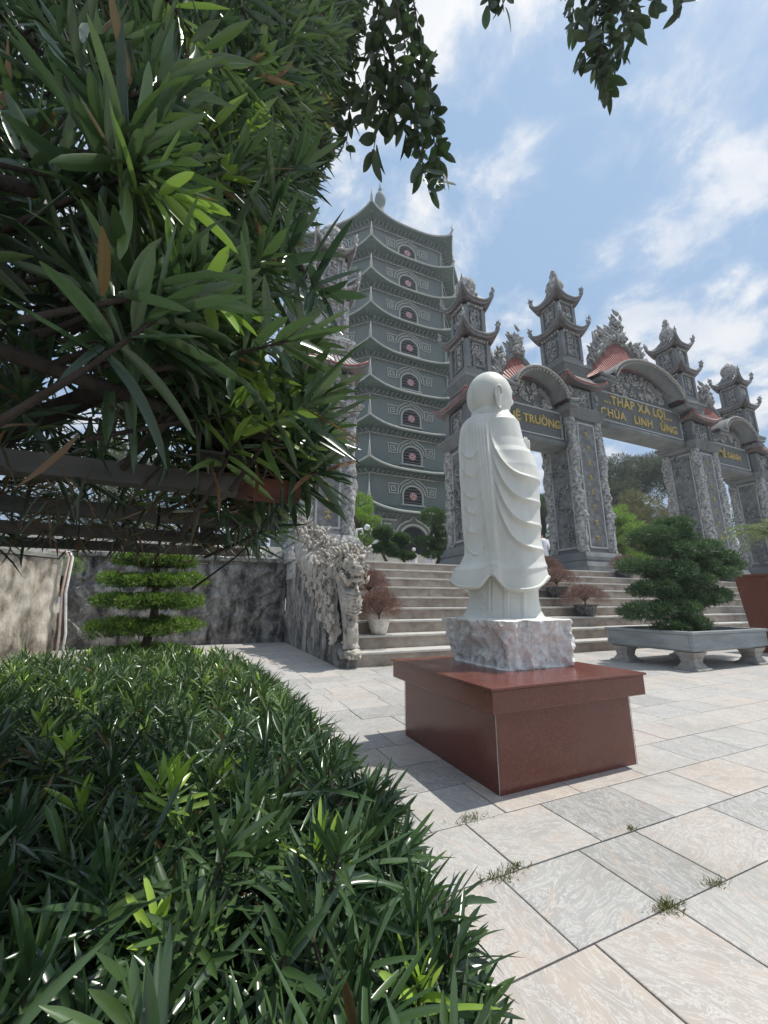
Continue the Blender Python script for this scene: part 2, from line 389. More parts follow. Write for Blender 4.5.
def clump_leaves(name, centers, radii, n, L, W, mat, parent, shell=.55, tintm=.4, young=.1, squash=(1, 1, 1), upbias=.5, segs=2, droop=.3, sun_top=0):
    """leaves spread through ellipsoid clumps"""
    centers = np.array(centers, float); radii = np.array(radii, float)
    if radii.ndim == 1: radii = radii[:, None] * np.array(squash)[None]
    vol = np.prod(radii, axis=1) ** (2 / 3); idx = RNG.choice(len(centers), n, p=vol / vol.sum())
    d = RNG.normal(0, 1, (n, 3)); d /= np.linalg.norm(d, axis=1, keepdims=True)
    r = (RNG.uniform(shell ** 3, 1, n) ** (1 / 3)) * RNG.uniform(.88, 1.06, n)
    P = centers[idx] + d * r[:, None] * radii[idx]
    D = d + RNG.normal(0, .6, (n, 3)) + np.array([0, 0, upbias])
    tr = np.clip(RNG.normal(tintm, .38, n), 0, 1); ty = np.clip(RNG.normal(young, .15, n) + sun_top * np.clip(d[:, 2], 0, 1), 0, 1)  # upward-facing leaves tinted lighter: sunlight on clump tops put into the colour
    tb = (RNG.random(n) < .01) * .8
    return leaf_mesh(name, P, D, L * RNG.uniform(.7, 1.3, n), W * RNG.uniform(.7, 1.3, n), np.stack([tr, ty, tb], -1), mat, parent, segs, droop, .2, .9)

# ------------------------------------------------------------------ world, sun, camera
SUN_AZ = (.40, -.07)                      # horizontal direction towards the sun (x, y)
sv = Vector((SUN_AZ[0], SUN_AZ[1], 1.0)).normalized()
w = bpy.data.worlds.new('World'); scene.world = w; w.use_nodes = True
nt = w.node_tree
for n in list(nt.nodes): nt.nodes.remove(n)
out = nt.nodes.new('ShaderNodeOutputWorld'); bg = nt.nodes.new('ShaderNodeBackground'); nt.links.new(bg.outputs[0], out.inputs[0])
sky = nt.nodes.new('ShaderNodeTexSky'); sky.sky_type = 'NISHITA'; sky.sun_disc = False
sky.sun_elevation = math.asin(sv.z); sky.sun_rotation = math.atan2(sv.x, sv.y)
sky.air_density = 1.0; sky.dust_density = 2.2; sky.ozone_density = 1.5
tc = nt.nodes.new('ShaderNodeTexCoord')
sep = nt.nodes.new('ShaderNodeSeparateXYZ'); nt.links.new(tc.outputs['Generated'], sep.inputs[0])
def mth(op, a, b=None):
    m = nt.nodes.new('ShaderNodeMath'); m.operation = op
    for i, v in enumerate((a, b)):
        if v is None: continue
        if hasattr(v, 'links'): nt.links.new(v, m.inputs[i])
        else: m.inputs[i].default_value = v
    return m.outputs[0]
zz = mth('ADD', mth('MAXIMUM', sep.outputs[2], 0.0), .22)
cb = nt.nodes.new('ShaderNodeCombineXYZ')
nt.links.new(mth('DIVIDE', sep.outputs[0], zz), cb.inputs[0]); nt.links.new(mth('DIVIDE', sep.outputs[1], zz), cb.inputs[1])
mp = nt.nodes.new('ShaderNodeMapping'); mp.inputs['Location'].default_value = (9.4, 4.6, 7.1); nt.links.new(cb.outputs[0], mp.inputs[0])
f1 = nz(nt, mp.outputs[0], 5.0, 12, .6, .2)
f2 = nz(nt, mp.outputs[0], 1.2, 3, .5)
den = mth('ADD', mth('MULTIPLY', f1, .58), mth('MULTIPLY', f2, .42))
cl = ramp(nt, den, [(.455, (0, 0, 0)), (.50, (.2, .2, .2)), (.53, (.58, .58, .58)), (.57, (1, 1, 1))])
veil = ramp(nt, nz(nt, mp.outputs[0], 1.1, 4, .5), [(.3, (.97, .97, .97)), (.7, (.84, .84, .84))])
tint = mix(nt, veil, sky.outputs[0], (1.5, 2.42, 3.75))
ccol = ramp(nt, nz(nt, mp.outputs[0], 3.3, 6, .55), [(.35, (.72, .78, .88)), (.6, (1, 1, 1))])
cs = nt.nodes.new('ShaderNodeVectorMath'); cs.operation = 'SCALE'; cs.inputs[3].default_value = 5.2; nt.links.new(ccol, cs.inputs[0])
fin = mix(nt, cl, tint, cs.outputs[0])
nt.links.new(fin, bg.inputs[0]); bg.inputs[1].default_value = .1
SKY_NODES = (sky, bg)
sl = bpy.data.lights.new('sun', 'SUN'); sl.energy = 2.5; sl.angle = R(.6); sl.color = (1, .96, .88)
so = bpy.data.objects.new('sun', sl); col.objects.link(so); so.rotation_euler = sv.to_track_quat('Z', 'Y').to_euler()
cam = bpy.data.cameras.new('camera'); co = bpy.data.objects.new('camera', cam); col.objects.link(co)
cam.sensor_fit = 'VERTICAL'; cam.sensor_height = 24; cam.lens = 24 * 400 / 1024; cam.clip_end = 3000; cam.clip_start = .02
fw = Vector((math.sin(YAW) * math.cos(PITCH), math.cos(YAW) * math.cos(PITCH), math.sin(PITCH)))
co.location = (0, 0, EYE); co.rotation_euler = fw.to_track_quat('-Z', 'Y').to_euler()
scene.camera = co
vs = scene.view_settings; vs.view_transform = 'Standard'; vs.look = 'None'; vs.exposure = .9; vs.gamma = 1

# ------------------------------------------------------------------ thin haze volume, added partly to stand in for lens veil
hm = bpy.data.materials.new('haze_veil'); hm.use_nodes = True; hn = hm.node_tree
for n in list(hn.nodes): hn.nodes.remove(n)
ho = hn.nodes.new('ShaderNodeOutputMaterial'); hv = hn.nodes.new('ShaderNodeVolumePrincipled'); hv.inputs['Density'].default_value = .0014; hv.inputs['Color'].default_value = (.86, .92, 1, 1); hv.inputs['Anisotropy'].default_value = .35
hn.links.new(hv.outputs[0], ho.inputs['Volume'])
HAZE = hm
# ------------------------------------------------------------------ ground
mb = MB(); mb.add([(-900, -900, -.03), (900, -900, -.03), (900, 900, -.03), (-900, 900, -.03)], [(0, 1, 2, 3)])
tag(mb.build('ground', M['farground']), 'pale open ground beyond the courtyard', None, None, 'structure')
mb = MB(); mb.add([(-8, -6, -.006), (40, -6, -.006), (40, 12.7, -.006), (-8, 12.7, -.006)], [(0, 1, 2, 3)])
tag(mb.build('paving_bed', M['joint']), 'dark mortar bed between paving slabs', None, None, 'structure')
def paving_tiles():
    V = []; F = []; T = []; g = .0035
    fixed = {0: [1.31, 1.73], 1: [1.24, 1.70, 2.09, 2.70], 2: [1.35, 1.86, 2.42, 2.99], 3: [1.15, 1.62, 2.2, 2.8], -1: [.98, 1.5]}
    rr = random.Random(5)
    for k in range(-14, 29):
        y0 = 1.21 + .4 * (k - 1); y1 = y0 + .4
        xs = []
        fx = fixed.get(k)
        if fx:
            x = fx[0]
            while x > -7: xs.insert(0, x); x -= rr.choice((.4, .5, .55, .6))
            xs += fx[1:]; x = fx[-1] + rr.choice((.5, .6, .7))
        else: x = -7 - rr.random() * .6
        while x < 38: xs.append(x); x += rr.choice((.4, .48, .55, .6, .6, .75))
        for a, b in zip(xs[:-1], xs[1:]):
            t = (rr.random() ** 1.0, rr.random(), rr.random())
            dz = rr.uniform(-.0012, .0012); o = len(V)
            e = .003; zt = .0035 + dz
            ring = lambda i, z: [(a + g + i, y0 + g + i, z), (b - g - i, y0 + g + i, z), (b - g - i, y1 - g - i, z), (a + g + i, y1 - g - i, z)]
            V += ring(0, -.006) + ring(0, zt - .002) + ring(e, zt)
            for s in (0, 4):
                for j in range(4): F.append((o + s + j, o + s + (j + 1) % 4, o + s + 4 + (j + 1) % 4, o + s + 4 + j))
            F.append((o + 8, o + 9, o + 10, o + 11)); T += [t] * 12
    me = bpy.data.meshes.new('paving'); me.from_pydata(V, [], F)
    at = me.attributes.new('tint', 'FLOAT_VECTOR', 'POINT'); at.data.foreach_set('vector', np.array(T, np.float32).ravel())
    me.materials.append(M['paving']); me.update(); o = link('paving', me); return tag(o, 'large marble paving slabs of the courtyard', None, None, 'structure')
paving_tiles()
# weeds in joints
def tuft(x, y, s, n, label):
    P = np.stack([RNG.normal(x, s, n), RNG.normal(y, s * .45, n), np.full(n, .002)], -1)
    D = np.stack([RNG.normal(0, .7, n), RNG.normal(0, .7, n), RNG.uniform(.4, 1.2, n)], -1)
    t = np.stack([RNG.random(n), RNG.random(n) * .5, (RNG.random(n) < .3) * .6], -1)
    o = leaf_mesh('weed_tuft', P, D, RNG.uniform(.012, .035, n), RNG.uniform(.002, .005, n), t, M['weed'], None, 2)
    tag(o, label, 'weeds', 'weeds in the paving joints')
tuft(1.235, 1.60, .05, 130, 'green weeds in the crossing of joints left of the orange slab')
tuft(1.34, 1.62, .03, 70, 'short weeds in the joint just right of the crossing')
tuft(1.70, 1.21, .035, 170, 'brown green weeds at the corner of a large grey slab')
tuft(1.40, 2.03, .05, 120, 'thin weeds near the front corner of the red pedestal')
tuft(2.09, 1.62, .02, 40, 'tiny weeds at the joint crossing near the picture middle right')
tuft(2.02, 1.215, .03, 60, 'sparse dry weeds along the nearest long joint')
tuft(1.0, .83, .06, 220, 'weeds beside the hedge edge nearest the camera')
tuft(3.05, 6.98, .14, 380, 'green weeds at the foot of the lowest step')

# ------------------------------------------------------------------ stairs and terraces
RISE, GO, SY0, SX0, SX1 = .2535, .442, 7.05, 2.47, 36
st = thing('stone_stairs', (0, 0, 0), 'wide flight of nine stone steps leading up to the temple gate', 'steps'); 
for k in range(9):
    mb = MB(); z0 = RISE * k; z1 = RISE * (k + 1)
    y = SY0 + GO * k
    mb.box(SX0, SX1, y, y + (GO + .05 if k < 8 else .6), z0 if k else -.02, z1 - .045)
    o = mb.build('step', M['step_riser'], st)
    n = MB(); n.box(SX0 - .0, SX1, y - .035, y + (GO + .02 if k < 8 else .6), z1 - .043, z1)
    t = bevel(n.build('tread', M['step_tread'], o), .008)
mb = MB(); mb.box(SX0 - .2, 60, SY0 + GO * 8 + .6, 21, 1.8, 2.28); mb.box(-12, SX0 - .2, 12.72, 21, 1.8, 2.27)
tag(mb.build('upper_terrace', M['step_tread']), 'paved terrace at the top of the steps', None, None, 'structure')
mb = MB()
for k in range(6): mb.box(-15, 70, 21 + .4 * k, 21.4 + .4 * k + (40 if k == 5 else .02), 1.8, 2.28 + .32 * (k + 1))
tag(mb.build('tower_terrace', M['step_tread']), 'raised terrace round the tower', None, None, 'structure')
TZ = 2.28 + .32 * 6

# ------------------------------------------------------------------ pedestal, rock, statue
ped = thing('red_pedestal', (2.32, 2.785, 0), 'polished dark red granite pedestal with overhanging top slab under the white monk', 'pedestal')
mb = MB(); mb.box(-.61, .61, -.615, .615, 0.001, .47); bevel(mb.build('body', M['granite'], ped), .006)
for sx in (-1, 1):
    for sy in (-1, 1): mb = MB(); mb.box(sx * .6115 - .0015, sx * .6115 + .0015, sy * .6165 - .0015, sy * .6165 + .0015, .002, .469); mb.build('seam', M['gate_light'], ped)
mb = MB(); mb.box(-.69, .69, -.695, .695, .471, .605); bevel(mb.build('cap', M['granite'], ped), .006)
mb = MB(); mb.box(-.705, .705, -.71, .71, .6055, .622); bevel(mb.build('top_slab', M['granite'], ped), .004)

def rock_block():
    n = 56; hx, hy, z0, z1 = .40, .42, .622, .985
    V = []; F = []
    def disp(p, nrm, k):
        q = Vector((p.x * 7, p.y * 7, p.z * 4.5)); 
        a = noise.fractal(q, .9, 2.1, 5) * .05 + noise.noise(q * .5) * .045 - abs(noise.noise(Vector((p.x * 17, p.y * 17, p.z * 7)))) * .06
        return p + nrm * a * k
    m = MB()
    ring = []
    per = 4 * n; rows = 30
    for i in range(rows + 1):
        s = i / rows; z = z0 + (z1 - z0) * s
        fl = .90 + .14 * s - .03 * math.sin(s * math.pi)
        for j in range(per):
            a = j / per * 4; sd = int(a); t = (a - sd) * 2 - 1
            c = [(t, -1), (1, t), (-t, 1), (-1, -t)][sd]; L = max(abs(c[0]), abs(c[1]))
            x, y = c[0], c[1]
            rr = (abs(x) ** 9 + abs(y) ** 9) ** (1 / 9); x /= rr; y /= rr
            nr = Vector((x ** 5, y ** 5, 0)); nr.normalize() if nr.length else None
            p = Vector((x * hx * fl, y * hy * fl, z))
            p = disp(p, nr, .5 if i in (0,) else (1 if i < rows else .9))
            if i == rows: p.z += noise.noise(p * 9) * .008
            V.append(p)
    for i in range(rows):
        for j in range(per): F.append((i * per + j, i * per + (j + 1) % per, (i + 1) * per + (j + 1) % per, (i + 1) * per + j))
    m.add(V, F, False)
    top = V[rows * per:]; tv = list(top); tf = []
    for r_, k in ((.85, .005), (.5, .008), (.05, .008)):
        for p in top: tv.append(Vector((p.x * r_, p.y * r_, z1 + k + noise.noise(Vector((p.x * r_ * 12, p.y * r_ * 12, 0))) * .006)))
    for i in range(3):
        for j in range(per): tf.append((i * per + j, i * per + (j + 1) % per, (i + 1) * per + (j + 1) % per, (i + 1) * per + j))
    m.add(tv, tf, False)
    o = m.build('stone_block', M['rock']); o.location = (2.46, 2.90, 0)
    tag(o, 'rough hewn grey white stone block between the statue and the red pedestal', 'stone block')
rock_block()

# robe outline seen from the courtyard: (z, left, right) across the viewing direction
ROBE = [(3.04, -.06, .20), (3.0, -.085, .235), (2.907, -.119, .258), (2.854, -.185, .300), (2.79, -.223, .335), (2.716, -.236, .345), (2.591, -.251, .362), (2.50, -.25, .395), (2.447, -.247, .43), (2.316, -.253, .462), (2.186, -.248, .465), (2.049, -.250, .455), (1.799, -.246, .442), (1.64, -.235, .437), (1.548, -.239, .446), (1.448, -.280, .455), (1.394, -.328, .466), (1.355, -.338, .458), (1.30, -.352, .462), (1.233, -.362, .468)]
SKIRT = [(1.42, -.19, .375), (1.233, -.213, .38), (1.145, -.221, .377), (1.059, -.243, .388), (1.01, -.275, .41), (0.98, -.305, .44), (.965, -.325, .46)]
def interp(tab, z):
    zs = [t[0] for t in tab][::-1]; return (float(np.interp(z, zs, [t[1] for t in tab][::-1])), float(np.interp(z, zs, [t[2] for t in tab][::-1])))
def ridge(x, w): return math.exp(-(x / w) ** 2)
stt = thing('monk_statue', (2.38, 2.95, 0), 'tall white marble statue of a robed bald monk with joined hands, seen from behind', 'statue')
VR = Vector((math.cos(YAW + .262), -math.sin(YAW + .262), 0))  # across the view
AX = math.atan2(2.38, 2.95)
VR = Vector((math.cos(AX), -math.sin(AX), 0)); VF = Vector((math.sin(AX), math.cos(AX), 0))
def statue_robe():
    NZ, NA = 300, 300; V = []; 
    ztop, zbot = 3.04, 1.233
    for i in range(NZ + 1):
        s = i / NZ; z = ztop + (zbot - ztop) * s
        l, r = interp(ROBE, z); c = (l + r) / 2; h = (r - l) / 2
        dep = h * (.86 if z < 2.8 else .80)
        for j in range(NA):
            a = 2 * math.pi * j / NA            # a=0 right, pi/2 away, -pi/2 towards the viewer side (the back)
            ca, sa = math.cos(a), math.sin(a)
            ex = 2.35; rr = (abs(ca) ** ex + abs(sa) ** ex) ** (-1 / ex)
            u = c + h * ca * rr; v = dep * sa * rr
            d = 0.0
            back = max(0, -sa)
            env = min(1, max(0, (2.80 - z) / .15)); envb = min(1, max(0, (z - 1.50) / .2))
            sm = lambda e: e * e * (3 - 2 * e)
            env = sm(env)
            # centre pleats (vertical, fanning a little)
            up = u - (-.015 + .045 * (2.75 - z) / 1.2)
            if abs(up) < .16 and sa < 0.1:
                fan = 1.05 - .55 * (2.9 - z) / 1.5
                for q, am in ((-.075, .013), (-.048, .017), (-.02, .017), (.008, .020), (.038, .022)):
                    d += am * env * (.4 + .6 * envb) * ridge(up - q * fan, .0105)
                d += .010 * env * ridge(up, .07)
            # swags to the right: from the pleats down round the right side
            su = (u - (.045 + .02 * (2.75 - z))) / (r - .045)
            if su > 0.02:
                ang = su if sa < 0 else 2 - su
                if ang < 1.7:
                    sag = .50 * math.exp(-5.2 * ang) + .10 * max(0, ang - .62) ** 1.5
                    for n_ in range(4):
                        zc = 2.165 - .205 * n_
                        amp = .026 * min(1, ang * 9) * max(.0, 1 - max(0, ang - .62) / .42)
                        t = z - (zc + sag)
                        # soft roll below, crisp lip above
                        d += amp * (.8 * math.exp(-(t / .017) ** 2) + .75 * (math.exp(-(t / .085) ** 2) if t > 0 else math.exp(-(t / .03) ** 2)))
            # small U swags on the left of the pleats
            lc = -.118; du = (u - lc) / .078
            if sa < .2 and abs(du) < 1.25:
                for zc in (2.41, 2.235, 2.03, 1.89, 1.715, 1.525):
                    t = z - (zc + .085 * du * du)
                    d += (.015 * ridge(t, .011) + .007 * (math.exp(-(t / .05) ** 2) if t > 0 else 0)) * max(0, 1 - abs(du) ** 4 * .45) * env
            # long sleeve edge hanging at the left
            if z > 1.72:
                d += .018 * env * ridge((u - (l + .045)), .012) * (1 if sa < .4 else 0)
                d += .012 * env * ridge((u - (l + .085)), .009) * (1 if sa < .2 else 0)
            # collar roll at the neck
            t = z - (2.865 + .05 * ca); d += .006 * ridge(t, .012)
            # wide soft undulation in the flared hem
            hm = max(0, (1.62 - z) / .36); d += .012 * hm * math.sin(6 * a + 1.3)
            nrm = Vector((ca * rr, sa * rr)).normalized()
            u += nrm.x * d; v += nrm.y * d
            # hem line rises in an ogee over the back pleat
            zz = z
            if z < 1.55:
                k = ((1.55 - z) / (1.55 - zbot)) ** 1.5
                uc = u - (c - .06)
                rise = .115 * math.exp(-(uc / .075) ** 2) * (1 if sa < 0 else .2) + .105 * abs(ca) ** 5
                zz = z + k * rise - k * .012 * math.sin(4 * a)
            p = VR * u + VF * v; V.append((p.x, p.y, zz))
    F = [(i * NA + (j + 1) % NA, i * NA + j, (i + 1) * NA + j, (i + 1) * NA + (j + 1) % NA) for i in range(NZ) for j in range(NA)]
    # rolled hem lip turning in
    base = len(V); 
    for kk, (sc_, dz) in enumerate(((.985, -.02), (.94, -.018), (.86, .03), (.7, .12))):
        for j in range(NA):
            x, y, z = V[NZ * NA + j]; l, r = interp(ROBE, zbot); c = VR * ((l + r) / 2)
            V.append((c.x + (x - c.x) * sc_, c.y + (y - c.y) * sc_, z + dz))
    for kk in range(4):
        for j in range(NA):
            a0 = (NZ * NA if kk == 0 else base + (kk - 1) * NA); b0 = base + kk * NA
            F.append((a0 + (j + 1) % NA, a0 + j, b0 + j, b0 + (j + 1) % NA))
    hem = MB(); hem.tube([Vector(V[NZ * NA + j]) + Vector((0, 0, .002)) for j in list(range(0, NA, 2)) + [0]], .011, 8); hem.build('hem', M['marble'], stt)
    # close the neck
    F.append(tuple(range(NA)))
    me = MB(); me.add(V, F, True); return me.build('robe', M['marble'], stt)
statue_robe()
def statue_skirt():
    NZ, NA = 90, 260; V = []
    for i in range(NZ + 1):
        z = 1.42 + (.965 - 1.42) * i / NZ; l, r = interp(SKIRT, z); c = (l + r) / 2; h = (r - l) / 2
        for j in range(NA):
            a = 2 * math.pi * j / NA; ca, sa = math.cos(a), math.sin(a); ex = 2.5; rr = (abs(ca) ** ex + abs(sa) ** ex) ** (-1 / ex)
            u = c + h * ca * rr; v = h * .84 * sa * rr; d = 0
            fl = .03 * max(0, (1.06 - z) / .1) ** 1.5
            for q in (-.115, -.085, .01, .03, .15, .165): d += .011 * ridge(u - c - q * (1 + fl), .008) * (1 if sa < 0 else .5)
            uu = (u - c + .15) / .06
            if abs(uu) < 1.2 and sa < 0:
                for n_ in range(4): d += .006 * ridge(z - (1.06 + .055 * n_ + .10 * uu * uu), .009)
            lob = abs(math.sin((u - c - .02) / .142 * math.pi * .5)) if sa < 0 else .5
            u += ca * d; v += sa * d
            zz = z + (.018 * (1 - lob)) * max(0, (1.02 - z) / .06)
            p = VR * u + VF * v; V.append((p.x, p.y, zz))
    F = [(i * NA + (j + 1) % NA, i * NA + j, (i + 1) * NA + j, (i + 1) * NA + (j + 1) % NA) for i in range(NZ) for j in range(NA)]
    F.append(tuple(range(NA)))
    m = MB(); m.add(V, F, True)
    # low carved foot plate
    m.build('under_robe', M['marble'], stt)
    b = MB(); b.lathe(0, 0, [(.36, .965), (.40, .968), (.41, .985), (.39, .999), (.30, 1.0)], 48, disp=lambda a, z: .03 * noise.noise(Vector((math.cos(a) * 2, math.sin(a) * 2, 0))))
    o = b.build('foot_plate', M['marble'], stt); o.location = VR * .065
statue_skirt()
def statue_head():
    # local frame: f = facing direction, turned to the right of the view
    ang = R(66); f = VF * math.cos(ang) + VR * math.sin(ang); s = VF * math.sin(ang) - VR * math.cos(ang); s = -s   # s: the figure's right... towards the viewer side
    c = VR * .072 + Vector((0, 0, 3.115)); N, MM = 64, 96; V = []
    for i in range(N + 1):
        th = math.pi * i / N
        for j in range(MM):
            ph = 2 * math.pi * j / MM
            x = math.sin(th) * math.cos(ph); y = math.sin(th) * math.sin(ph); z = math.cos(th)      # x forward, y to figure's right
            rx, ry, rz = .222, .208, .262
            if z < 0:       # jaw and cheeks narrow
                rx *= 1 - .10 * z * z; ry *= 1 - .16 * z * z
            px, py, pz = x * rx, y * ry, z * rz
            # face features
            if x > 0:
                e = math.exp(-((y) / .12) ** 2) * math.exp(-((z + .12) / .16) ** 2); px += .038 * e            # nose
                px += .012 * math.exp(-(y / .3) ** 2) * math.exp(-((z + .45) / .06) ** 2)                      # lips
                px += .014 * math.exp(-(y / .45) ** 2) * math.exp(-((z + .72) / .14) ** 2)                     # chin
                px += .010 * math.exp(-((abs(y) - .38) / .22) ** 2) * math.exp(-((z - .14) / .05) ** 2)        # brow
                px -= .012 * math.exp(-((abs(y) - .38) / .16) ** 2) * math.exp(-((z - .0) / .07) ** 2)
            V.append(c + f * px + s * py + Vector((0, 0, pz)))
    F = [(i * MM + j, (i + 1) * MM + j, (i + 1) * MM + (j + 1) % MM, i * MM + (j + 1) % MM) for i in range(N) for j in range(MM)]
    m = MB(); m.add(V, F, True); hd = m.build('head', M['marble'], stt)
    n = MB(); n.tube([c + Vector((0, 0, -.30)) + f * -.01, c + Vector((0, 0, -.18)), c + Vector((0, 0, -.1))], [.20, .17, .15], 32); n.build('neck', M['marble'], stt)
    for sg in (1, -1):
        e = MB(); b = c + s * (.196 * sg) - f * .005
        b = b + Vector((0, 0, -.10)); n_ = 14; V = []      # long flattened ear with hanging lobe
        for i in range(n_ + 1):
            th = math.pi * i / n_; zz_ = math.cos(th)
            for j in range(2 * n_):
                ph = math.pi * j / n_; wd = .030 * (1 + .35 * zz_) * math.sin(th) ** .7
                V.append(b + f * (wd * math.cos(ph) + .012 * zz_) + s * sg * (.016 * math.sin(th) ** .7 * math.sin(ph) + .010 - .01 * zz_) + Vector((0, 0, .118 * zz_)))
        e.add(V, [(i * 2 * n_ + j, (i + 1) * 2 * n_ + j, (i + 1) * 2 * n_ + (j + 1) % (2 * n_), i * 2 * n_ + (j + 1) % (2 * n_)) for i in range(n_) for j in range(2 * n_)], True)
        q = s * sg * .022
        e.tube([b + f * .030 + q + Vector((0, 0, .03)), b + f * .034 + q + Vector((0, 0, .085)), b + f * .012 + q + Vector((0, 0, .118)), b - f * .020 + q + Vector((0, 0, .100)), b - f * .034 + q + Vector((0, 0, .04)), b - f * .026 + q + Vector((0, 0, -.04)), b - f * .018 + q + Vector((0, 0, -.10)), b - f * .004 + q + Vector((0, 0, -.125)), b + f * .010 + q + Vector((0, 0, -.10))], [.005, .009, .010, .010, .009, .009, .011, .013, .006], 8)
        e.build('ear', M['marble'], hd)
    return f, s
FD, SD = statue_head()
def statue_hands():
    # palms joined before the chest, fingers up
    base = FD * .375 + VR * .045 + Vector((0, 0, 2.52))
    for sg in (1, -1):
        m = MB(); b = base + SD * (.017 * sg)
        m.tube([b + Vector((0, 0, -.10)) - FD * .06, b + Vector((0, 0, -.02)) - FD * .02, b + Vector((0, 0, .06))], [.042, .040, .036], 12)
        m.blob(b + Vector((0, 0, .03)), .045, 8, .05, (.9, .45, 1.4))
        for q, (off, ln) in enumerate(((-.030, .105), (-.010, .125), (.010, .120), (.030, .095))):
            p = b + FD * off + Vector((0, 0, .075)); m.tube([p, p + Vector((0, 0, ln * .5)) + SD * .003 * sg, p + Vector((0, 0, ln * .9)), p + Vector((0, 0, ln))], [.0115, .011, .009, .004], 8)
        p = b - FD * .035 + Vector((0, 0, .01)); m.tube([p, p - FD * .014 + Vector((0, 0, .04)), p - FD * .008 + Vector((0, 0, .08))], [.014, .012, .006], 8)
        m.build('hand', M['marble'], stt)
        a = MB()                                        # sleeve and forearm
        sh = FD * .08 + VR * .09 + SD * (.12 * sg) + Vector((0, 0, 2.55)); el = FD * .20 + VR * .08 + SD * (.14 * sg) + Vector((0, 0, 2.24)); wr = b + Vector((0, 0, -.08)) - FD * .03
        a.tube([sh, (sh + el) / 2 + SD * .015 * sg, el, (el + wr) / 2 + Vector((0, 0, -.05)), wr], [.08, .09, .11, .09, .058], 20)
        a.build('sleeve', M['marble'], stt)
statue_hands()

# ------------------------------------------------------------------ planter with big bonsai
pl = thing('planter_tray', (8.70, 5.1, 0), 'shallow rectangular grey concrete tray on four squat legs holding the big bonsai', 'planter')
mb = MB(); hx, hy = 1.15, .80
z0, z1, t = .305, .645, .07
mb.cbox(0, 0, hx - .05, hy - .05, z0, z0 + .05, hx - .03, hy - .03)
for (a, b, c, d) in ((-hx, hx, -hy, -hy + t), (-hx, hx, hy - t, hy), (-hx, -hx + t, -hy + t, hy - t), (hx - t, hx, -hy + t, hy - t)): mb.box(a, b, c, d, z0 + .03, z1 - .05)
bevel(mb.build('tray', M['planter'], pl), .012)
mb = MB(); e = .025
for (a, b, c, d) in ((-hx - e, hx + e, -hy - e, -hy + t), (-hx - e, hx + e, hy - t, hy + e), (-hx - e, -hx + t, -hy + t, hy - t), (hx - t, hx + e, -hy + t, hy - t)): mb.box(a, b, c, d, z1 - .05, z1)
bevel(mb.build('rim', M['planter'], pl), .01)
mb = MB(); mb.box(-hx + t, hx - t, -hy + t, hy - t, z0 + .05, z1 - .07); mb.build('soil', M['soil'], pl)
for sx in (-1, 1):
    for sy in (-1, 1):
        m = MB(); cx, cy = sx * (hx - .22), sy * (hy - .2)
        prof = [(.21, .20, 0.004), (.21, .20, .035), (.155, .15, .06), (.115, .11, .13), (.13, .125, .21), (.19, .17, .30)]
        for (a, b, z), (a2, b2, z2) in zip(prof[:-1], prof[1:]): m.cbox(cx, cy, a, b, z, z2, a2, b2)
        bevel(m.build('leg', M['planter_leg'], pl), .006)
bt = thing('bonsai_tree', (9.08, 5.12, .575), 'large dark green bonsai with cloud pruned pads and twisted trunk in the grey tray', 'bonsai')
def bonsai_big():
    tr = MB(); rr = random.Random(3)
    for i in range(13):
        a = i / 13 * 6.28; r0 = .30 + .08 * rr.random()
        p0 = Vector((math.cos(a) * r0, math.sin(a) * r0 * .8, 0)); p1 = Vector((math.cos(a + .4) * .17, math.sin(a + .4) * .14, .28))
        p2 = Vector((math.cos(a + .9) * .11 - .02, math.sin(a + .9) * .09, .62)); p3 = Vector((-.1 + .05 * math.cos(a), .04 * math.sin(a), 1.05)); p4 = Vector((-.02 + .03 * math.cos(a), 0, 1.5))
        tr.tube([p0, (p0 + p1) / 2 + Vector((0, 0, .05)), p1, p2, p3, p4], [.035, .05, .06, .055, .045, .03], 8)
    tr.build('trunk', M['bark_pale'], bt)
    pads = [(-.30, -.1, 2.12, .50, .17), (-.85, 0, 1.88, .62, .2), (.0, .15, 1.93, .62, .2), (.55, .0, 1.68, .62, .2), (1.25, .1, 1.55, .62, .19), (-.65, -.15, 1.60, .60, .2), (-.05, -.2, 1.62, .5, .2),
            (.95, -.05, 1.18, .66, .16), (.35, -.1, 1.30, .5, .2), (-1.45, .0, 1.24, .50, .15), (-.75, -.1, 1.16, .62, .24), (-.2, -.2, .98, .55, .2), (-1.25, -.1, .82, .55, .18), (.75, 0, .72, .55, .2), (.2, -.15, .62, .42, .16), 
            (-1.55, -.1, .40, .55, .2), (-1.0, -.3, .45, .50, .18), (-1.2, -.3, .13, .42, .10), (-.65, -.35, .18, .42, .14), (-.45, -.1, .65, .5, .2), (1.6, .1, 1.42, .45, .16), (1.95, .1, 1.38, .38, .13), (1.2, .15, 1.78, .42, .15)]
    cs = []; rs = []
    for (x, y, z, r, h) in pads:
        n = 6
        r *= .90; h *= .88; cs.append((x, y, z)); rs.append((r * .8, r * .7, h))
        for i in range(n):
            a = i / n * 6.28 + rr.random(); cs.append((x + math.cos(a) * r * .6, y + math.sin(a) * r * .5, z + rr.uniform(-.05, .03))); q = r * rr.uniform(.34, .46); rs.append((q, q, h * .72))
        br = MB(); s = Vector((-.06, 0, max(.3, z - .45))); e_ = Vector((x, y, z - h * .5)); md = (s + e_) / 2 + Vector((0, 0, -.08)); br.tube([s, md, e_], [.045, .03, .014], 7); br.build('branch', M['bark'], bt)
    clump_leaves('crown', cs, rs, 62000, .070, .046, M['bonsai'], bt, .70, .4, .06, upbias=.6, segs=1, sun_top=.25)
bonsai_big()

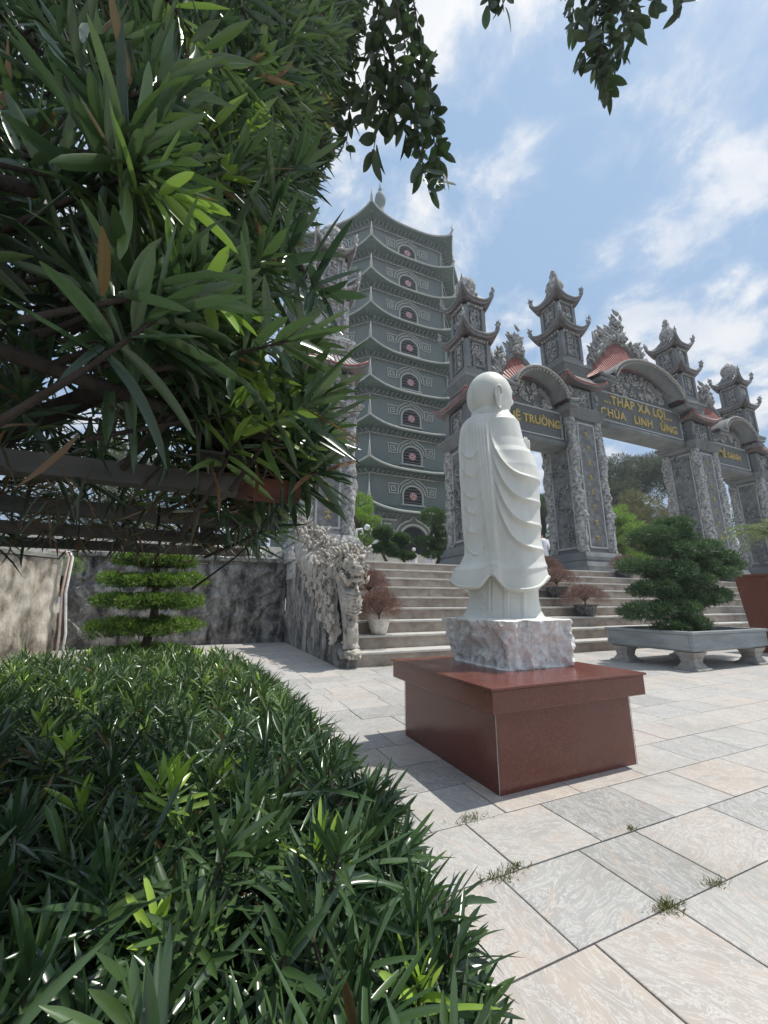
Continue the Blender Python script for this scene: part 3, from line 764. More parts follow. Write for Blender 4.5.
# second red pedestal at right edge
rp = thing('red_plinth', (15.6, 7.0, 0), 'dark red granite plinth flaring upwards, cut by the right picture edge beside the palm', 'plinth')
rp.location = (12.55, 4.95, 0)
mb = MB(); mb.cbox(0, 0, .62, .5, .0, 1.72, .74, .62); bevel(mb.build('body', M['granite'], rp), .008)
mb = MB(); mb.cbox(0, 0, .76, .64, 1.721, 1.78); bevel(mb.build('cap', M['granite'], rp), .005)

# ------------------------------------------------------------------ potted shrubs
def dome_shrub(name, parent, R_, H_, z, n, mat, L, W):
    rr = random.Random(int(R_ * 1000) + n); tr = MB(); tips = []
    tr.tube([(0, 0, z - .08), (.01, 0, z + .02), (0, .01, z + .10)], [.022, .018, .016], 8)
    for i in range(26):
        a = i * 2.4; q = math.sqrt((i + .5) / 26); e = Vector((math.cos(a) * q * R_ * .85, math.sin(a) * q * R_ * .85, z + H_ * (1 - q ** 2.5 * .72)))
        m_ = Vector((e.x * .45, e.y * .45, z + .10 + H_ * .35)); tr.tube([(0, 0, z + .08), m_, e], [.011, .007, .003], 5); tips.append(e)
    tr.build('stem', M['bark'], parent)
    cs = [(e.x * .95, e.y * .95, e.z - .02) for e in tips]; rs = [(R_ * .30, R_ * .30, H_ * .25)] * len(cs)
    clump_leaves('crown', cs, rs, n, L, W, mat, parent, .3, .45, .1, segs=1, upbias=.3)
def pot_round(parent, r0, r1, h, mat, ped=False):
    m = MB(); m.lathe(0, 0, [(r0 * .9, 0), (r0, .012), (r0 + (r1 - r0) * .55, h * .5), (r1 * .97, h * .88), (r1 * 1.06, h * .9), (r1 * 1.06, h), (r1 * .93, h), (r1 * .9, h * .85), (.01, h * .85)], 28); m.build('pot', mat, parent)
    s = MB(); s.lathe(0, 0, [(r1 * .9, h * .84), (r1 * .8, h * .875), (.01, h * .885)], 20); s.build('soil', M['soil'], parent)
def step_pos(k): return SY0 + GO * (k - 1) + .17, RISE * k
specs = [('white', 3.28, 2, .23, .15, .30, .52, .50, 'reddish shrub in a white round pot on the second step beside the dragon'),
         ('white', 3.42, 4, .20, .13, .28, .52, .50, 'reddish shrub half hidden behind the white potted one by the dragon'),
         ('dark', 9.66, 3, .30, .20, .32, .66, .46, 'low reddish shrub in a dark pot, lower of the pair right of the statue'),
         ('dark', 9.62, 5, .32, .20, .32, .66, .50, 'reddish shrub in a dark pot, upper of the pair right of the statue'),
         ('dark', 10.15, 7, .28, .18, .30, .55, .46, 'reddish shrub partly behind the statue robe on the upper steps'),
         ('dark', 14.6, 8, .32, .22, .30, .62, .50, 'reddish dome shrub in a dark pot at the foot of the gate pillar'),
         ('dark', 21.5, 8, .28, .18, .24, .50, .42, 'dark potted shrub on the upper steps right of the big bonsai')]
for kind, x, k, r1, r0, h, RR, HH, lab in specs:
    y, z = step_pos(k)
    o = thing('potted_shrub', (x, y, z + .001), lab, 'potted plant', 'potted shrubs on the temple steps')
    pot_round(o, r0, r1, h, M['pot'] if kind == 'white' else M['darkpot'])
    dome_shrub('shrub', o, RR, HH, h, 9000, M['reddish'], .042, .024)

# ------------------------------------------------------------------ walls at left, balustrade, dragon
def relief_panel(mb, x0, x1, z0, z1, y, nx, nz_, amp, axis='x', seed=0):
    V = []
    for i in range(nz_ + 1):
        for j in range(nx + 1):
            u = x0 + (x1 - x0) * j / nx; z = z0 + (z1 - z0) * i / nz_
            q = Vector((u * 1.9 + seed, 3.1, z * 1.9)); w_ = Vector((noise.noise(q * 1.3), 0, noise.noise(q * 1.3 + Vector((7, 7, 7))))) * .8
            h = noise.noise((q + w_) * 1.7); h = max(-.1, min(.35, h * 1.4)) + .35 * abs(noise.noise((q + w_) * 4.1))
            ed = min(1, min(u - x0, x1 - u, z - z0 + .0, z1 - z) / .12); ed = max(0, ed)
            d = amp * h * ed
            V.append((u, y - d, z) if axis == 'x' else (y - d, u, z))
    W = nx + 1
    F = [(i * W + j, i * W + j + 1, (i + 1) * W + j + 1, (i + 1) * W + j) for i in range(nz_) for j in range(nx)]
    if axis != 'x': F = [f[::-1] for f in F]
    mb.add(V, F, True)
bw = thing('relief_wall', (0, 0, 0), 'tall blackened retaining wall with carved relief left of the steps', 'wall')
m = MB(); m.box(-3.2, 2.28, 12.5, 12.7, 0, 2.3); m.build('wall_body', M['relief'], bw)
m = MB(); relief_panel(m, -3.1, 2.26, .12, 2.2, 12.48, 260, 110, .17); m.build('relief', M['relief'], bw)
m = MB(); m.box(-3.3, 2.3, 12.36, 12.8, 2.3, 2.42); bevel(m.build('coping', M['coping'], bw), .02)
m = MB()
for i in range(16):                                   # scroll balustrade above the coping
    cx = -3.0 + i * .34
    pts = [Vector((cx + (t * .17) * math.cos(3.0 + t * 7), 12.55, 2.56 + (t * .13) * math.sin(3.0 + t * 7))) for t in np.linspace(.25, 1, 14)]
    m.tube(pts, [.045 - .015 * t for t in np.linspace(0, 1, 14)], 7)
    m.blob((cx, 12.55, 2.55), .09, 5, .3)
m.build('scroll_balustrade', M['dragon'], bw)
lw = thing('side_wall', (0, 0, 0), 'stained beige retaining wall at the left picture edge behind the hedge', 'wall')
m = MB()
m.add([(-2.62, 9.0, 0), (-2.30, 9.0, 0), (-2.40, 9.0, 1.9), (-2.62, 9.0, 1.9), (-7, 4, 0), (-6.7, 3.9, 0), (-6.8, 3.9, 1.9), (-7, 4, 1.9)], [(0, 1, 2, 3), (1, 5, 6, 2), (3, 2, 6, 7), (4, 0, 3, 7)])
lwb = m.build('wall_body', M['leftwall'], lw)
m = MB(); V = []; nx, nzz = 160, 60
for i in range(nzz + 1):
    for j in range(nx + 1):
        s = j / nx; z = .02 + 1.86 * i / nzz; t = z / 1.9
        x = -2.30 - .10 * t + (-4.40) * s; y = 9.0 + (-5.1) * s; q = Vector((s * 12, 1, z * 1.6)); q = Vector((s * 14, 1, z * .55)); h = .07 * abs(noise.noise(q * 2.2)) + .035 * noise.noise(Vector((s * 60, 2, z * 5)))
        V.append((x + .02 + h * .75, y - .02 - h * .65, z))
W = nx + 1; m.add(V, [(i * W + j + 1, i * W + j, (i + 1) * W + j, (i + 1) * W + j + 1) for i in range(nzz) for j in range(nx)], True); m.build('relief', M['leftwall'], lw)
m = MB(); m.add([(-2.66, 9.1, 1.9), (-2.34, 8.95, 1.9), (-6.7, 3.8, 1.9), (-7.1, 4.05, 1.9), (-2.66, 9.1, 1.96), (-2.34, 8.95, 1.96), (-6.7, 3.8, 1.96), (-7.1, 4.05, 1.96)], [(0, 1, 5, 4), (1, 2, 6, 5), (4, 5, 6, 7), (3, 2, 1, 0)]); m.build('coping', M['coping'], lw)
for dx, mt, lab, nm in ((0, 'pipe', 'thin pink plastic pipe running down the end of the beige wall', 0), (.055, 'pipe_w', 'thin white plastic pipe beside the pink one on the beige wall end', 1)):
    m = MB(); m.tube([(-2.55 + dx, 8.96, 2.02), (-2.33 + dx, 8.92, 2.02), (-2.27 + dx, 8.9, 1.92), (-2.28 + dx, 8.88, 1.3), (-2.22 + dx * 1.6, 8.9, .6), (-2.2 + dx * 1.3, 8.9, .005)], .02, 10)
    tag(m.build('pipe', M[mt]), lab, 'pipe')
# soil bed and shrubs behind the side wall
for (x, y, z, lab) in ((-4.6, 8.4, 1.95, 'bright low hedge on top of the ground behind the beige wall'),):
    o = thing('hedge', (x, y, z), lab, 'hedge')
    clump_leaves('foliage', [(-2.5 + i * .33, -1.6 + i * .33, 0) for i in range(14)], [(.34, .34, .25)] * 14, 9000, .05, .022, M['lime'], o, .5, .4, .3, segs=1)
    s = MB()
    for i in range(14): s.tube([(-2.5 + i * .33, -1.6 + i * .33, -.5), (-2.5 + i * .33, -1.6 + i * .33, .1)], .02, 5)
    s.build('stem', M['bark'], o)
m = MB(); m.add([(-14, -2, 1.55), (-7, 3.95, 1.55), (-2.6, 9.1, 1.55), (-3.2, 12.5, 1.55), (-14, 12.5, 1.55)], [(0, 1, 2, 3, 4)]); tag(m.build('planting_bed', M['soil']), 'raised bed of soil behind the beige wall', None, None, 'structure')

# sloping side wall of the stairs
ssw = thing('stair_side_wall', (0, 0, 0), 'blackened sloping side wall of the stairs under the stone dragon', 'wall')
yf, yb = 7.02, 12.5
def slope(y): return .17 + (y - 7.02) / (10.95 - 7.02) * (2.27 - .17) if y < 10.95 else 2.27
m = MB(); x0, x1 = 2.30, 2.62; ys = list(np.linspace(yf, yb, 60))
V = []
for y in ys: V += [(x0, y, 0), (x1, y, 0), (x1, y, slope(y)), (x0, y, slope(y))]
F = []
for i in range(len(ys) - 1):
    a = i * 4; b = a + 4; F += [(a, b, b + 3, a + 3), (a + 1, a + 2, b + 2, b + 1), (a + 3, b + 3, b + 2, a + 2)]
F += [(0, 3, 2, 1)]
m.add(V, F); m.build('wall_body', M['relief'], ssw)
m = MB(); V = []; nx = 150; nzz = 50
for i in range(nzz + 1):
    for j in range(nx + 1):
        y = yf + .03 + (12.4 - yf) * j / nx; h = slope(y); z = .01 + (h - .03) * i / nzz
        q = Vector((2, y * 1.6, z * 1.6)); w_ = Vector((0, noise.noise(q * 1.3), noise.noise(q * 1.3 + Vector((7, 7, 7))))) * .8
        ed = max(0, min(1, (i / nzz) * 6, (1 - i / nzz) * 8, j / 6))
        V.append((x0 - .004 - .09 * ed * (max(0, noise.noise((q + w_) * 2.0)) + .3 * abs(noise.noise(q * 6))), y, z))
W = nx + 1; m.add(V, [(i * W + j + 1, i * W + j, (i + 1) * W + j, (i + 1) * W + j + 1) for i in range(nzz) for j in range(nx)], True); m.build('relief', M['relief'], ssw)
m = MB(); V = []
for y in ys: V += [(x0 - .03, y - .02, slope(y) + .002), (x1 + .02, y - .02, slope(y) + .002), (x1 + .02, y - .02, slope(y) + .05), (x0 - .03, y - .02, slope(y) + .05)]
F = []
for i in range(len(ys) - 1):
    a = i * 4; b = a + 4; F += [(a, b, b + 3, a + 3), (a + 1, a + 2, b + 2, b + 1), (a + 3, b + 3, b + 2, a + 2), (a, a + 1, b + 1, b)]
F += [(0, 3, 2, 1)]
m.add(V, F); m.build('coping', M['coping'], ssw)

def swirl(mb, c, ux, uz, r, turns=1.4, th=.05, sg=1):
    pts = []
    for t in np.linspace(.15, 1, 14):
        a = t * turns * 6.28 * sg; pts.append(Vector(c) + Vector(ux) * (r * t * math.cos(a)) + Vector(uz) * (r * t * math.sin(a)))
    mb.tube(pts, [th * (1.1 - .5 * t) for t in np.linspace(0, 1, 14)], 6)
def stone_dragon():
    dr = thing('stone_dragon', (2.50, 7.6, 0), 'pale weathered stone dragon with flame mane crouching down the stair side wall', 'sculpture')
    rr = random.Random(21); L = lambda x, y, z: Vector((x - 2.6, y - 7.6, z))
    b = MB()
    # continuous body rising along the slope: thick skin of fused tube + scale bumps
    spine = [L(2.60, 7.12, .30), L(2.60, 7.16, .62), L(2.60, 7.22, .95), L(2.60, 7.28, 1.25), L(2.60, 7.45, 1.62), L(2.6, 7.8, 1.72), L(2.58, 8.3, 1.60), L(2.57, 8.9, 1.75), L(2.55, 9.5, 2.05), L(2.53, 10.2, 2.35), L(2.5, 10.8, 2.6)]
    rad = [.14, .13, .15, .19, .20, .24, .30, .34, .36, .34, .26]
    n = 26; sub = []; sr = []
    for i in range(len(spine) - 1):
        for t in np.linspace(0, 1, 12, endpoint=False):
            sub.append(spine[i].lerp(spine[i + 1], t)); sr.append(rad[i] * (1 - t) + rad[i + 1] * t)
    b.tube(sub, sr, n)
    for i in range(len(b.v)):
        p = Vector(b.v[i]); q = p * 7; k = .05 * noise.fractal(q, .8, 2, 4) + .05 * abs(noise.noise(p * 11))
        c = Vector((0, p.y, p.z)); d = Vector((p.x, 0, 0)); b.v[i] = tuple(p + Vector((p.x * k * 3, -k, k * .8)))
    b.build('body', M['dragon'], dr)
    # chest bulge and forefoot
    c = MB(); c.blob(L(2.60, 7.08, 1.12), .20, 16, .35, (.9, .85, 1.15), 5); c.blob(L(2.60, 7.02, .24), .15, 12, .4, (1.1, 1.1, .6), 4); c.blob(L(2.60, 7.08, .62), .13, 12, .4, (.95, .9, 1.6), 6)
    for i in range(4): c.tube([L(2.50 + .065 * i, 6.98, .22), L(2.50 + .065 * i, 6.90, .20), L(2.50 + .065 * i, 6.88, .16)], [.035, .03, .012], 7)
    for i in range(7): c.tube([L(2.43, 7.05, 1.32 - i * .06), L(2.6, 6.87 + .01 * i, 1.26 - i * .06), L(2.77, 7.05, 1.32 - i * .06)], [.014, .022, .014], 6)
    c.build('chest', M['dragon'], dr)
    h = MB()
    h.blob(L(2.60, 7.05, 1.80), .20, 18, .35, (.95, 1.15, .9), 4)
    h.blob(L(2.60, 6.86, 1.66), .13, 14, .25, (1.0, 1.2, .55), 4); h.blob(L(2.60, 6.88, 1.52), .10, 12, .25, (1.0, 1.2, .4), 4)      # muzzle and jaw
    h.blob(L(2.60, 6.76, 1.73), .06, 10, .2, (1.2, 1, .9)); 
    for s in (-1, 1):
        h.blob(L(2.60 + s * .10, 6.90, 1.84), .055, 10, .1); h.tube([L(2.6 + s * .09, 7.0, 1.9), L(2.6 + s * .16, 7.12, 2.06), L(2.6 + s * .15, 7.3, 2.16)], [.04, .03, .008], 8)
        h.tube([L(2.6 + s * .10, 6.84, 1.9), L(2.6 + s * .14, 6.9, 1.97), L(2.6 + s * .13, 7.02, 2.0)], [.035, .03, .012], 8)
        for i in range(4): h.tube([L(2.60 + s * .08, 6.80 + i * .05, 1.62), L(2.60 + s * .085, 6.80 + i * .05, 1.57)], [.014, .003], 6)
    h.build('head', M['dragon'], dr)
    mn = MB()
    for i in range(620):                              # mane of curling flames around head and back
        t = rr.random() ** 1.25
        if i < 190: p = L(2.60 + rr.uniform(-.24, .24), 6.98 + rr.uniform(-.05, .7), 1.62 + rr.uniform(-.2, .48))
        else: 
            y = 7.4 + t * 3.6; p = L(2.56 + rr.uniform(-.28, .28), y, slope(y) + .15 + rr.uniform(0, 1.45) * (1 - .35 * t))
        a = rr.uniform(0, 6.28); s = rr.uniform(.04, .085); d = Vector((math.cos(a) * .5, -.3 + math.sin(a) * .4, .9)).normalized()
        pts = [p, p + d * s, p + d * s * 1.8 + Vector((math.cos(a + 1), math.sin(a + 1), .2)) * s * .6, p + d * s * 1.9 + Vector((math.cos(a + 2), math.sin(a + 2), -.3)) * s * .9]
        mn.tube(pts, [s * .42, s * .46, s * .34, s * .12], 7)
        if rr.random() < .6: mn.blob(pts[2], s * .5, 5, .2)
    mn.build('mane', M['dragon'], dr)
    cl = MB()
    for i in range(150):
        y = 7.25 + 3.6 * rr.random(); t = (y - 7.25) / 3.6; z = slope(y) + .08 + rr.random() * (.95 + .35 * t); swirl(cl, L(2.60 - .30 - rr.uniform(-.04, .06), y, z), (0, 1, 0), (0, 0, 1), rr.uniform(.07, .15), rr.uniform(.7, 1.4), .035, rr.choice((1, -1)))
    m2 = MB(); V = []; ys_ = np.linspace(7.3, 11.0, 80)
    for q in range(17):
        for y in ys_:
            tt = (y - 7.3) / 3.7; z = slope(y) + .03 + (1.0 + .25 * tt + .12 * noise.noise(Vector((y * 3, 0, 0)))) * min(1, (y - 7.2) * 2.5) * q / 16; b_ = noise.noise(Vector((1, y * 5, z * 5))) * .07 + abs(noise.noise(Vector((4, y * 11, z * 11)))) * .05
            V.append(L(2.34 + .12 * (q / 16) ** 2 - b_, y, z))
    m2.add(V, [(i * 80 + j + 1, i * 80 + j, (i + 1) * 80 + j, (i + 1) * 80 + j + 1) for i in range(16) for j in range(79)], True)
    V2 = [v + Vector((.22, 0, 0)) for v in V]; m2.add(V2, [(i * 80 + j, i * 80 + j + 1, (i + 1) * 80 + j + 1, (i + 1) * 80 + j) for i in range(16) for j in range(79)], True)
    m2.build('cloud_panel', M['dragon'], dr); cl.build('cloud_swirls', M['dragon'], dr)
stone_dragon()
# ------------------------------------------------------------------ gate
def niche(mb, cx, cy, hw, z0, z1, side, hx=None):
    """raised frame on a face; side 'f' = -y face, 'l' = -x face, 'r' = +x"""
    e = .06; w = hw; a = .07
    def bx(u0, u1, za, zb):
        if side == 'f': mb.box(cx + u0, cx + u1, cy - e, cy + .02, za, zb)
        elif side == 'l': mb.box(cx - e, cx + .02, cy + u0, cy + u1, za, zb)
        else: mb.box(cx - .02, cx + e, cy + u0, cy + u1, za, zb)
    bx(-w, w, z0, z0 + a); bx(-w, w, z1 - a, z1); bx(-w, -w + a, z0 + a, z1 - a); bx(w - a, w, z0 + a, z1 - a)
def carve(mb, cx, cy, hw, z0, z1, side, rr, n=10, r=.16):
    for i in range(n):
        u = rr.uniform(-hw, hw) * .8; z = rr.uniform(z0 + .1, z1 - .1); q = rr.uniform(.5, 1) * r
        if side == 'f': c, ux = (cx + u, cy - .03, z), (1, 0, 0)
        elif side == 'l': c, ux = (cx - .03, cy + u, z), (0, 1, 0)
        else: c, ux = (cx + .03, cy + u, z), (0, 1, 0)
        swirl(mb, c, ux, (0, 0, 1), q, rr.uniform(.8, 1.5), q * .28, rr.choice((1, -1)))
COLCACHE = {}
def dragon_column(z0, z1, parent, x, y, seed):
    key = (round(z1 - z0, 2), seed)
    if key not in COLCACHE:
        m = MB(); H = z1 - z0; n = 22; k = int(H / .055); V = []
        for i in range(k + 1):
            z = H * i / k
            for j in range(n):
                a = 2 * math.pi * j / n
                wrap = math.cos(a - z * 2.3 - seed); r = .17 + .05 * max(0, wrap) + .16 * max(0, noise.noise(Vector((math.cos(a) * 1.3 + seed * 9, math.sin(a) * 1.3, z * 2.6)))) + .06 * abs(noise.noise(Vector((math.cos(a) * 2, math.sin(a) * 2 + seed, z * 8))))
                V.append((r * math.cos(a), r * math.sin(a), z))
        m.add(V, [(i * n + j, i * n + (j + 1) % n, (i + 1) * n + (j + 1) % n, (i + 1) * n + j) for i in range(k) for j in range(n)], True)
        me = bpy.data.meshes.new('corner_column'); me.from_pydata(m.v, [], m.f); me.polygons.foreach_set('use_smooth', m.sm); me.materials.append(M['carved_light']); COLCACHE[key] = me
    o = link('corner_column', COLCACHE[key], parent); o.location = (x, y, z0); return o
def brush_mark(mb, cx, y, cz, s, rr):
    """one gold brush-written mark: a few thick strokes"""
    st_ = [((-.9, .45), (.9, .55)), ((0, .95), (0, -.2)), ((-.75, -.9), (0, -.1)), ((.0, -.1), (.85, -.9))]
    if rr.random() < .5: st_.append(((-.6, -.05), (.6, .0)))
    if rr.random() < .5: st_[1] = ((.25, .95), (-.35, -.95))
    for (a, b) in st_:
        j = lambda: rr.uniform(-.12, .12)
        p0 = Vector((cx + (a[0] + j()) * s, y, cz + (a[1] + j()) * s)); p1 = Vector((cx + (b[0] + j()) * s, y, cz + (b[1] + j()) * s)); m_ = (p0 + p1) / 2 + Vector((j() * s, 0, j() * s))
        mb.tube([p0, m_, p1], [s * .17, s * .14, s * .06], 6)
def corner_dragon(mb, tip, cx, cy, s, rr):
    t = Vector(tip); o = Vector((t.x - cx, t.y - cy, 0)).normalized(); up = Vector((0, 0, 1))
    mb.tube([t - o * .16 * s - up * .10 * s, t - o * .04 * s + up * .10 * s, t + o * .10 * s + up * .30 * s, t + o * .02 * s + up * .52 * s, t + o * .14 * s + up * .74 * s], [.10 * s, .15 * s, .12 * s, .08 * s, .02 * s], 7)
    for i in range(8):
        p = t - o * rr.uniform(-.05, .14) * s + up * rr.uniform(.0, .4) * s; a = rr.uniform(0, 6.28)
        d = (up * .8 + Vector((math.cos(a), math.sin(a), 0)) * .7 - o * .4).normalized()
        mb.tube([p, p + d * .15 * s, p + d * .26 * s + o * .06 * s], [.06 * s, .05 * s, .008 * s], 5)
def pillar(root, host, cx, cy, dz, hw=.98, tip=True, seed=1, mats=('gate', 'carved', 'carved_light'), names=None):
    rr = random.Random(seed); z0 = 2.28; zc = 9.45 + dz; hd = hw * .92
    G, C, CL = (M[a] for a in mats)
    m = MB(); m.box(cx - hw + .1, cx + hw - .1, cy - hd + .1, cy + hd - .1, z0, zc); shaft = m.build('pillar' if host else 'shaft', G, root)
    P = shaft if host else root
    m = MB(); m.cbox(cx, cy, hw + .42, hd + .42, z0, z0 + .32); m.cbox(cx, cy, hw + .34, hd + .34, z0 + .32, z0 + .6, hw + .22, hd + .22); m.cbox(cx, cy, hw + .26, hd + .26, z0 + .60, z0 + .74); m.cbox(cx, cy, hw + .2, hd + .2, z0 + .74, z0 + .95, hw + .12, hd + .12)
    m.build('base', G, P)
    for sx in (-1, 1):
        for sy in (-1, 1): dragon_column(z0 + .95, zc, P, cx + sx * (hw - .12), cy + sy * (hd - .12), (abs(sx + 2 * sy) * 1.7 + seed) % 4)
    # panels
    zp0, zp1 = z0 + 1.15, zc - .15; w = hw - .42
    f = MB(); niche(f, cx, cy - hd + .1, w, zp0, zp1, 'f'); niche(f, cx - hw + .1, cy, w, zp0, zp1, 'l'); f.build('panel_frame', M['gate_light'], P)
    f = MB(); f.box(cx - w + .07, cx + w - .07, cy - hd + .06, cy - hd + .11, zp0 + .07, zp1 - .07); f.box(cx - hw + .06, cx - hw + .11, cy - w + .07, cy + w - .07, zp0 + .07, zp1 - .07); f.build('panel', M['panel'], P)
    nch = 8 if dz == 0 else 7
    for i in range(nch):
        g = MB(); brush_mark(g, cx, cy - hd + .05, zp1 - .55 - i * (zp1 - zp0 - 1.0) / (nch - 1), .15, rr); g.build('character', M['gold'], P)
    v = MB(); carve(v, cx - hw + .06, cy, w - .1, zp0, zp1, 'l', rr, 26, .2); v.build('vine_carving', M['carved'], P)
    # capital
    m = MB(); m.cbox(cx, cy, hw + .02, hd + .02, zc, zc + .14, hw + .12, hd + .12); m.cbox(cx, cy, hw + .13, hd + .13, zc + .14, zc + .24); m.cbox(cx, cy, hw + .14, hd + .14, zc + .24, zc + .38, hw + .24, hd + .24); m.cbox(cx, cy, hw + .26, hd + .26, zc + .38, zc + .46)
    m.build('capital', G, P)
    # upper block
    zb, zt = zc + .46, zc + 1.66; m = MB(); m.cbox(cx, cy, hw - .12, hd - .12, zb, zt); m.build('upper_block', C, P)
    m = MB()
    for sx in (-1, 1):
        for sy in (-1, 1): m.cbox(cx + sx * (hw - .17), cy + sy * (hd - .17), .15, .15, zb, zt)
    niche(m, cx, cy - hd + .12, hw * .52, zb + .12, zt - .12, 'f'); niche(m, cx - hw + .12, cy, hd * .52, zb + .12, zt - .12, 'l'); m.build('block_frame', G, P)
    v = MB(); carve(v, cx, cy - hd + .12, hw * .5, zb + .1, zt - .1, 'f', rr, 14, .2); carve(v, cx - hw + .12, cy, hd * .5, zb + .1, zt - .1, 'l', rr, 14, .2); carve(v, cx - hw * .84, cy - hd - .04, .08, zb, zt, 'f', rr, 6, .12); carve(v, cx + hw * .84, cy - hd - .04, .08, zb, zt, 'f', rr, 6, .12); v.build('relief', CL, P)
    # lower roof with red edging
    m = MB(); t1 = ngon_roof(m, 4, cx, cy, hw + .26, hw * .8, zt + .14, zt + .75, .30, .15); m.build('lower_roof', M['stonetile'], P)
    m = MB(); roof_rims(m, 4, cx, cy, hw + .27, zt + .14, .30, .032); m.build('roof_edge', M['redtile'], P)
    # inverted stepped cornice
    z = zt + .52; m = MB()
    m.cbox(cx, cy, hw * .62, hd * .62, z, z + .32, hw * .72, hd * .72); m.cbox(cx, cy, hw * .78, hd * .78, z + .32, z + .44); m.cbox(cx, cy, hw * .78, hd * .78, z + .44, z + .70, hw * .96, hd * .96); m.cbox(cx, cy, hw * .99, hd * .99, z + .70, z + .84); m.cbox(cx, cy, hw * .9, hd * .9, z + .84, z + 1.0, hw * .78, hd * .78); m.cbox(cx, cy, hw * .72, hd * .72, z + 1.0, z + 1.26)
    m.build('cornice', G, P)
    zs = z + 1.26
    for (s_, hh, we) in ((.60, 1.50, .95), (.50, 1.34, .84)):
        h = hw * s_; m = MB(); m.cbox(cx, cy, h, h, zs, zs + hh); m.build('storey', C, P)
        m = MB()
        for sx in (-1, 1):
            for sy in (-1, 1): m.cbox(cx + sx * h, cy + sy * h, .10, .10, zs, zs + hh)
        niche(m, cx, cy - h, h * .5, zs + .15, zs + hh - .22, 'f'); niche(m, cx - h, cy, h * .5, zs + .15, zs + hh - .22, 'l'); m.cbox(cx, cy, h + .1, h + .1, zs + hh - .16, zs + hh); m.build('storey_frame', G, P)
        v = MB(); carve(v, cx, cy - h, h * .5, zs + .1, zs + hh - .1, 'f', rr, 9, .2); carve(v, cx - h, cy, h * .5, zs + .1, zs + hh - .1, 'l', rr, 9, .2)
        for k in range(7): 
            c_ = (cx - h - .12, cy + (k - 3) * h * .28, zs + hh - .12); v.blob(c_, .07, 4, .2); v.blob((cx + (k - 3) * h * .28, cy - h - .12, zs + hh - .12), .07, 4, .2)
        v.build('relief', CL, P)
        m = MB(); zr = zs + hh + .02; top = hw * .38
        tips = ngon_roof(m, 4, cx, cy, hw * we, top, zr + .12, zr + .74, .46, .20, .08); m.build('roof', M['stonetile'], P)
        m = MB(); roof_rims(m, 4, cx, cy, hw * we + .02, zr + .12, .46, .06, .08); m.build('roof_edge', G, P)
        for tp in tips:
            m = MB(); corner_dragon(m, tp, cx, cy, .58, rr); m.build('roof_dragon', CL, P)
        zs = zr + .42
    # crown and finial
    m = MB()
    m.lathe(cx, cy, [(.34, zs - .05), (.42, zs + .2), (.28, zs + .34), (.24, zs + .42), (.38, zs + .58), (.45, zs + .82), (.40, zs + 1.05), (.24, zs + 1.25)] + ([(.16, zs + 1.5), (.2, zs + 1.58), (.1, zs + 1.72), (.14, zs + 1.80), (.03, zs + 1.98)] if tip else [(.05, zs + 1.46)]), 20, disp=lambda a, z: .05 * noise.noise(Vector((math.cos(a) * 3, math.sin(a) * 3, z * 5 + seed))))
    m.build('finial', CL, P)
    m = MB()
    for k in range(12):
        a = k / 12 * 6.28; p = Vector((cx + .32 * math.cos(a), cy + .32 * math.sin(a), zs + .1)); o = Vector((math.cos(a), math.sin(a), 0)); m.tube([p, p + o * .16 + Vector((0, 0, .15)), p + o * .1 + Vector((0, 0, .38))], [.09, .08, .02], 6)
    m.tube([(cx - .35, cy - .35, zs), (cx - .36, cy - .36, zs + .75)], [.03, .008], 5)
    m.build('crown_carving', CL, P)
def roof_rims(mb, N, cx, cy, we, z0, lift, r, flare=.06):
    tn = math.tan(math.pi / N)
    for k in range(N):
        a = -math.pi / 2 + k * 2 * math.pi / N; nx, ny = math.cos(a), math.sin(a); tx, ty = -ny, nx
        pts = []
        for j in range(17):
            t = -1 + j / 8; e = abs(t) ** 3.2; w = we + flare * we * e; pts.append((cx + nx * w + tx * w * tn * t, cy + ny * w + ty * w * tn * t, z0 + lift * e - .03))
        mb.tube(pts, r, 6)
gate = thing('temple_gate', (0, 0, 0), 'monumental three bay grey stone temple gate with carved pillars, arched red roofs and gold lettering', 'gate')
GY = 12.9
PX = (9.87, 15.62, 25.1, 31.5); PDZ = (-2.1, 0, 0, -.9)
for i, (x, d) in enumerate(zip(PX, PDZ)): pillar(gate, True, x, GY, d, .98 if i in (1, 2) else .9, i in (1, 2), 3 + i)
lp = thing('gate_pillar', (0, 0, 0), 'free standing pale carved pillar with red edged roofs and ball finial left of the tower', 'pillar')
pillar(lp, False, 3.42, GY, -2.1, .84, False, 9, ('carved_light', 'carved_light', 'carved_light'))

def text_obj(name, body, x, y, z, size, parent, spacing=1.0):
    c = bpy.data.curves.new(name, 'FONT'); c.body = body; c.size = size; c.align_x = 'CENTER'; c.align_y = 'CENTER'; c.extrude = .05; c.space_character = spacing; c.offset = .02 * size
    o = bpy.data.objects.new(name, c); col.objects.link(o); o.location = (x, y, z); o.rotation_euler = (math.pi / 2, 0, 0)
    dg = bpy.context.evaluated_depsgraph_get(); me = bpy.data.meshes.new_from_object(o.evaluated_get(dg)); bpy.data.objects.remove(o); bpy.data.curves.remove(c)
    n = link(name, me, parent); n.location = (x, y, z); n.rotation_euler = (math.pi / 2, 0, 0); me.materials.clear(); me.materials.append(M['gold']); return n
def bell(t):   # ogee: 1 at centre, flaring to 0 at ends
    t = abs(t)
    if t >= 1: return 0
    return (.5 + .5 * math.cos(math.pi * t)) * .75 + .25 * math.sqrt(max(0, 1 - t * t))
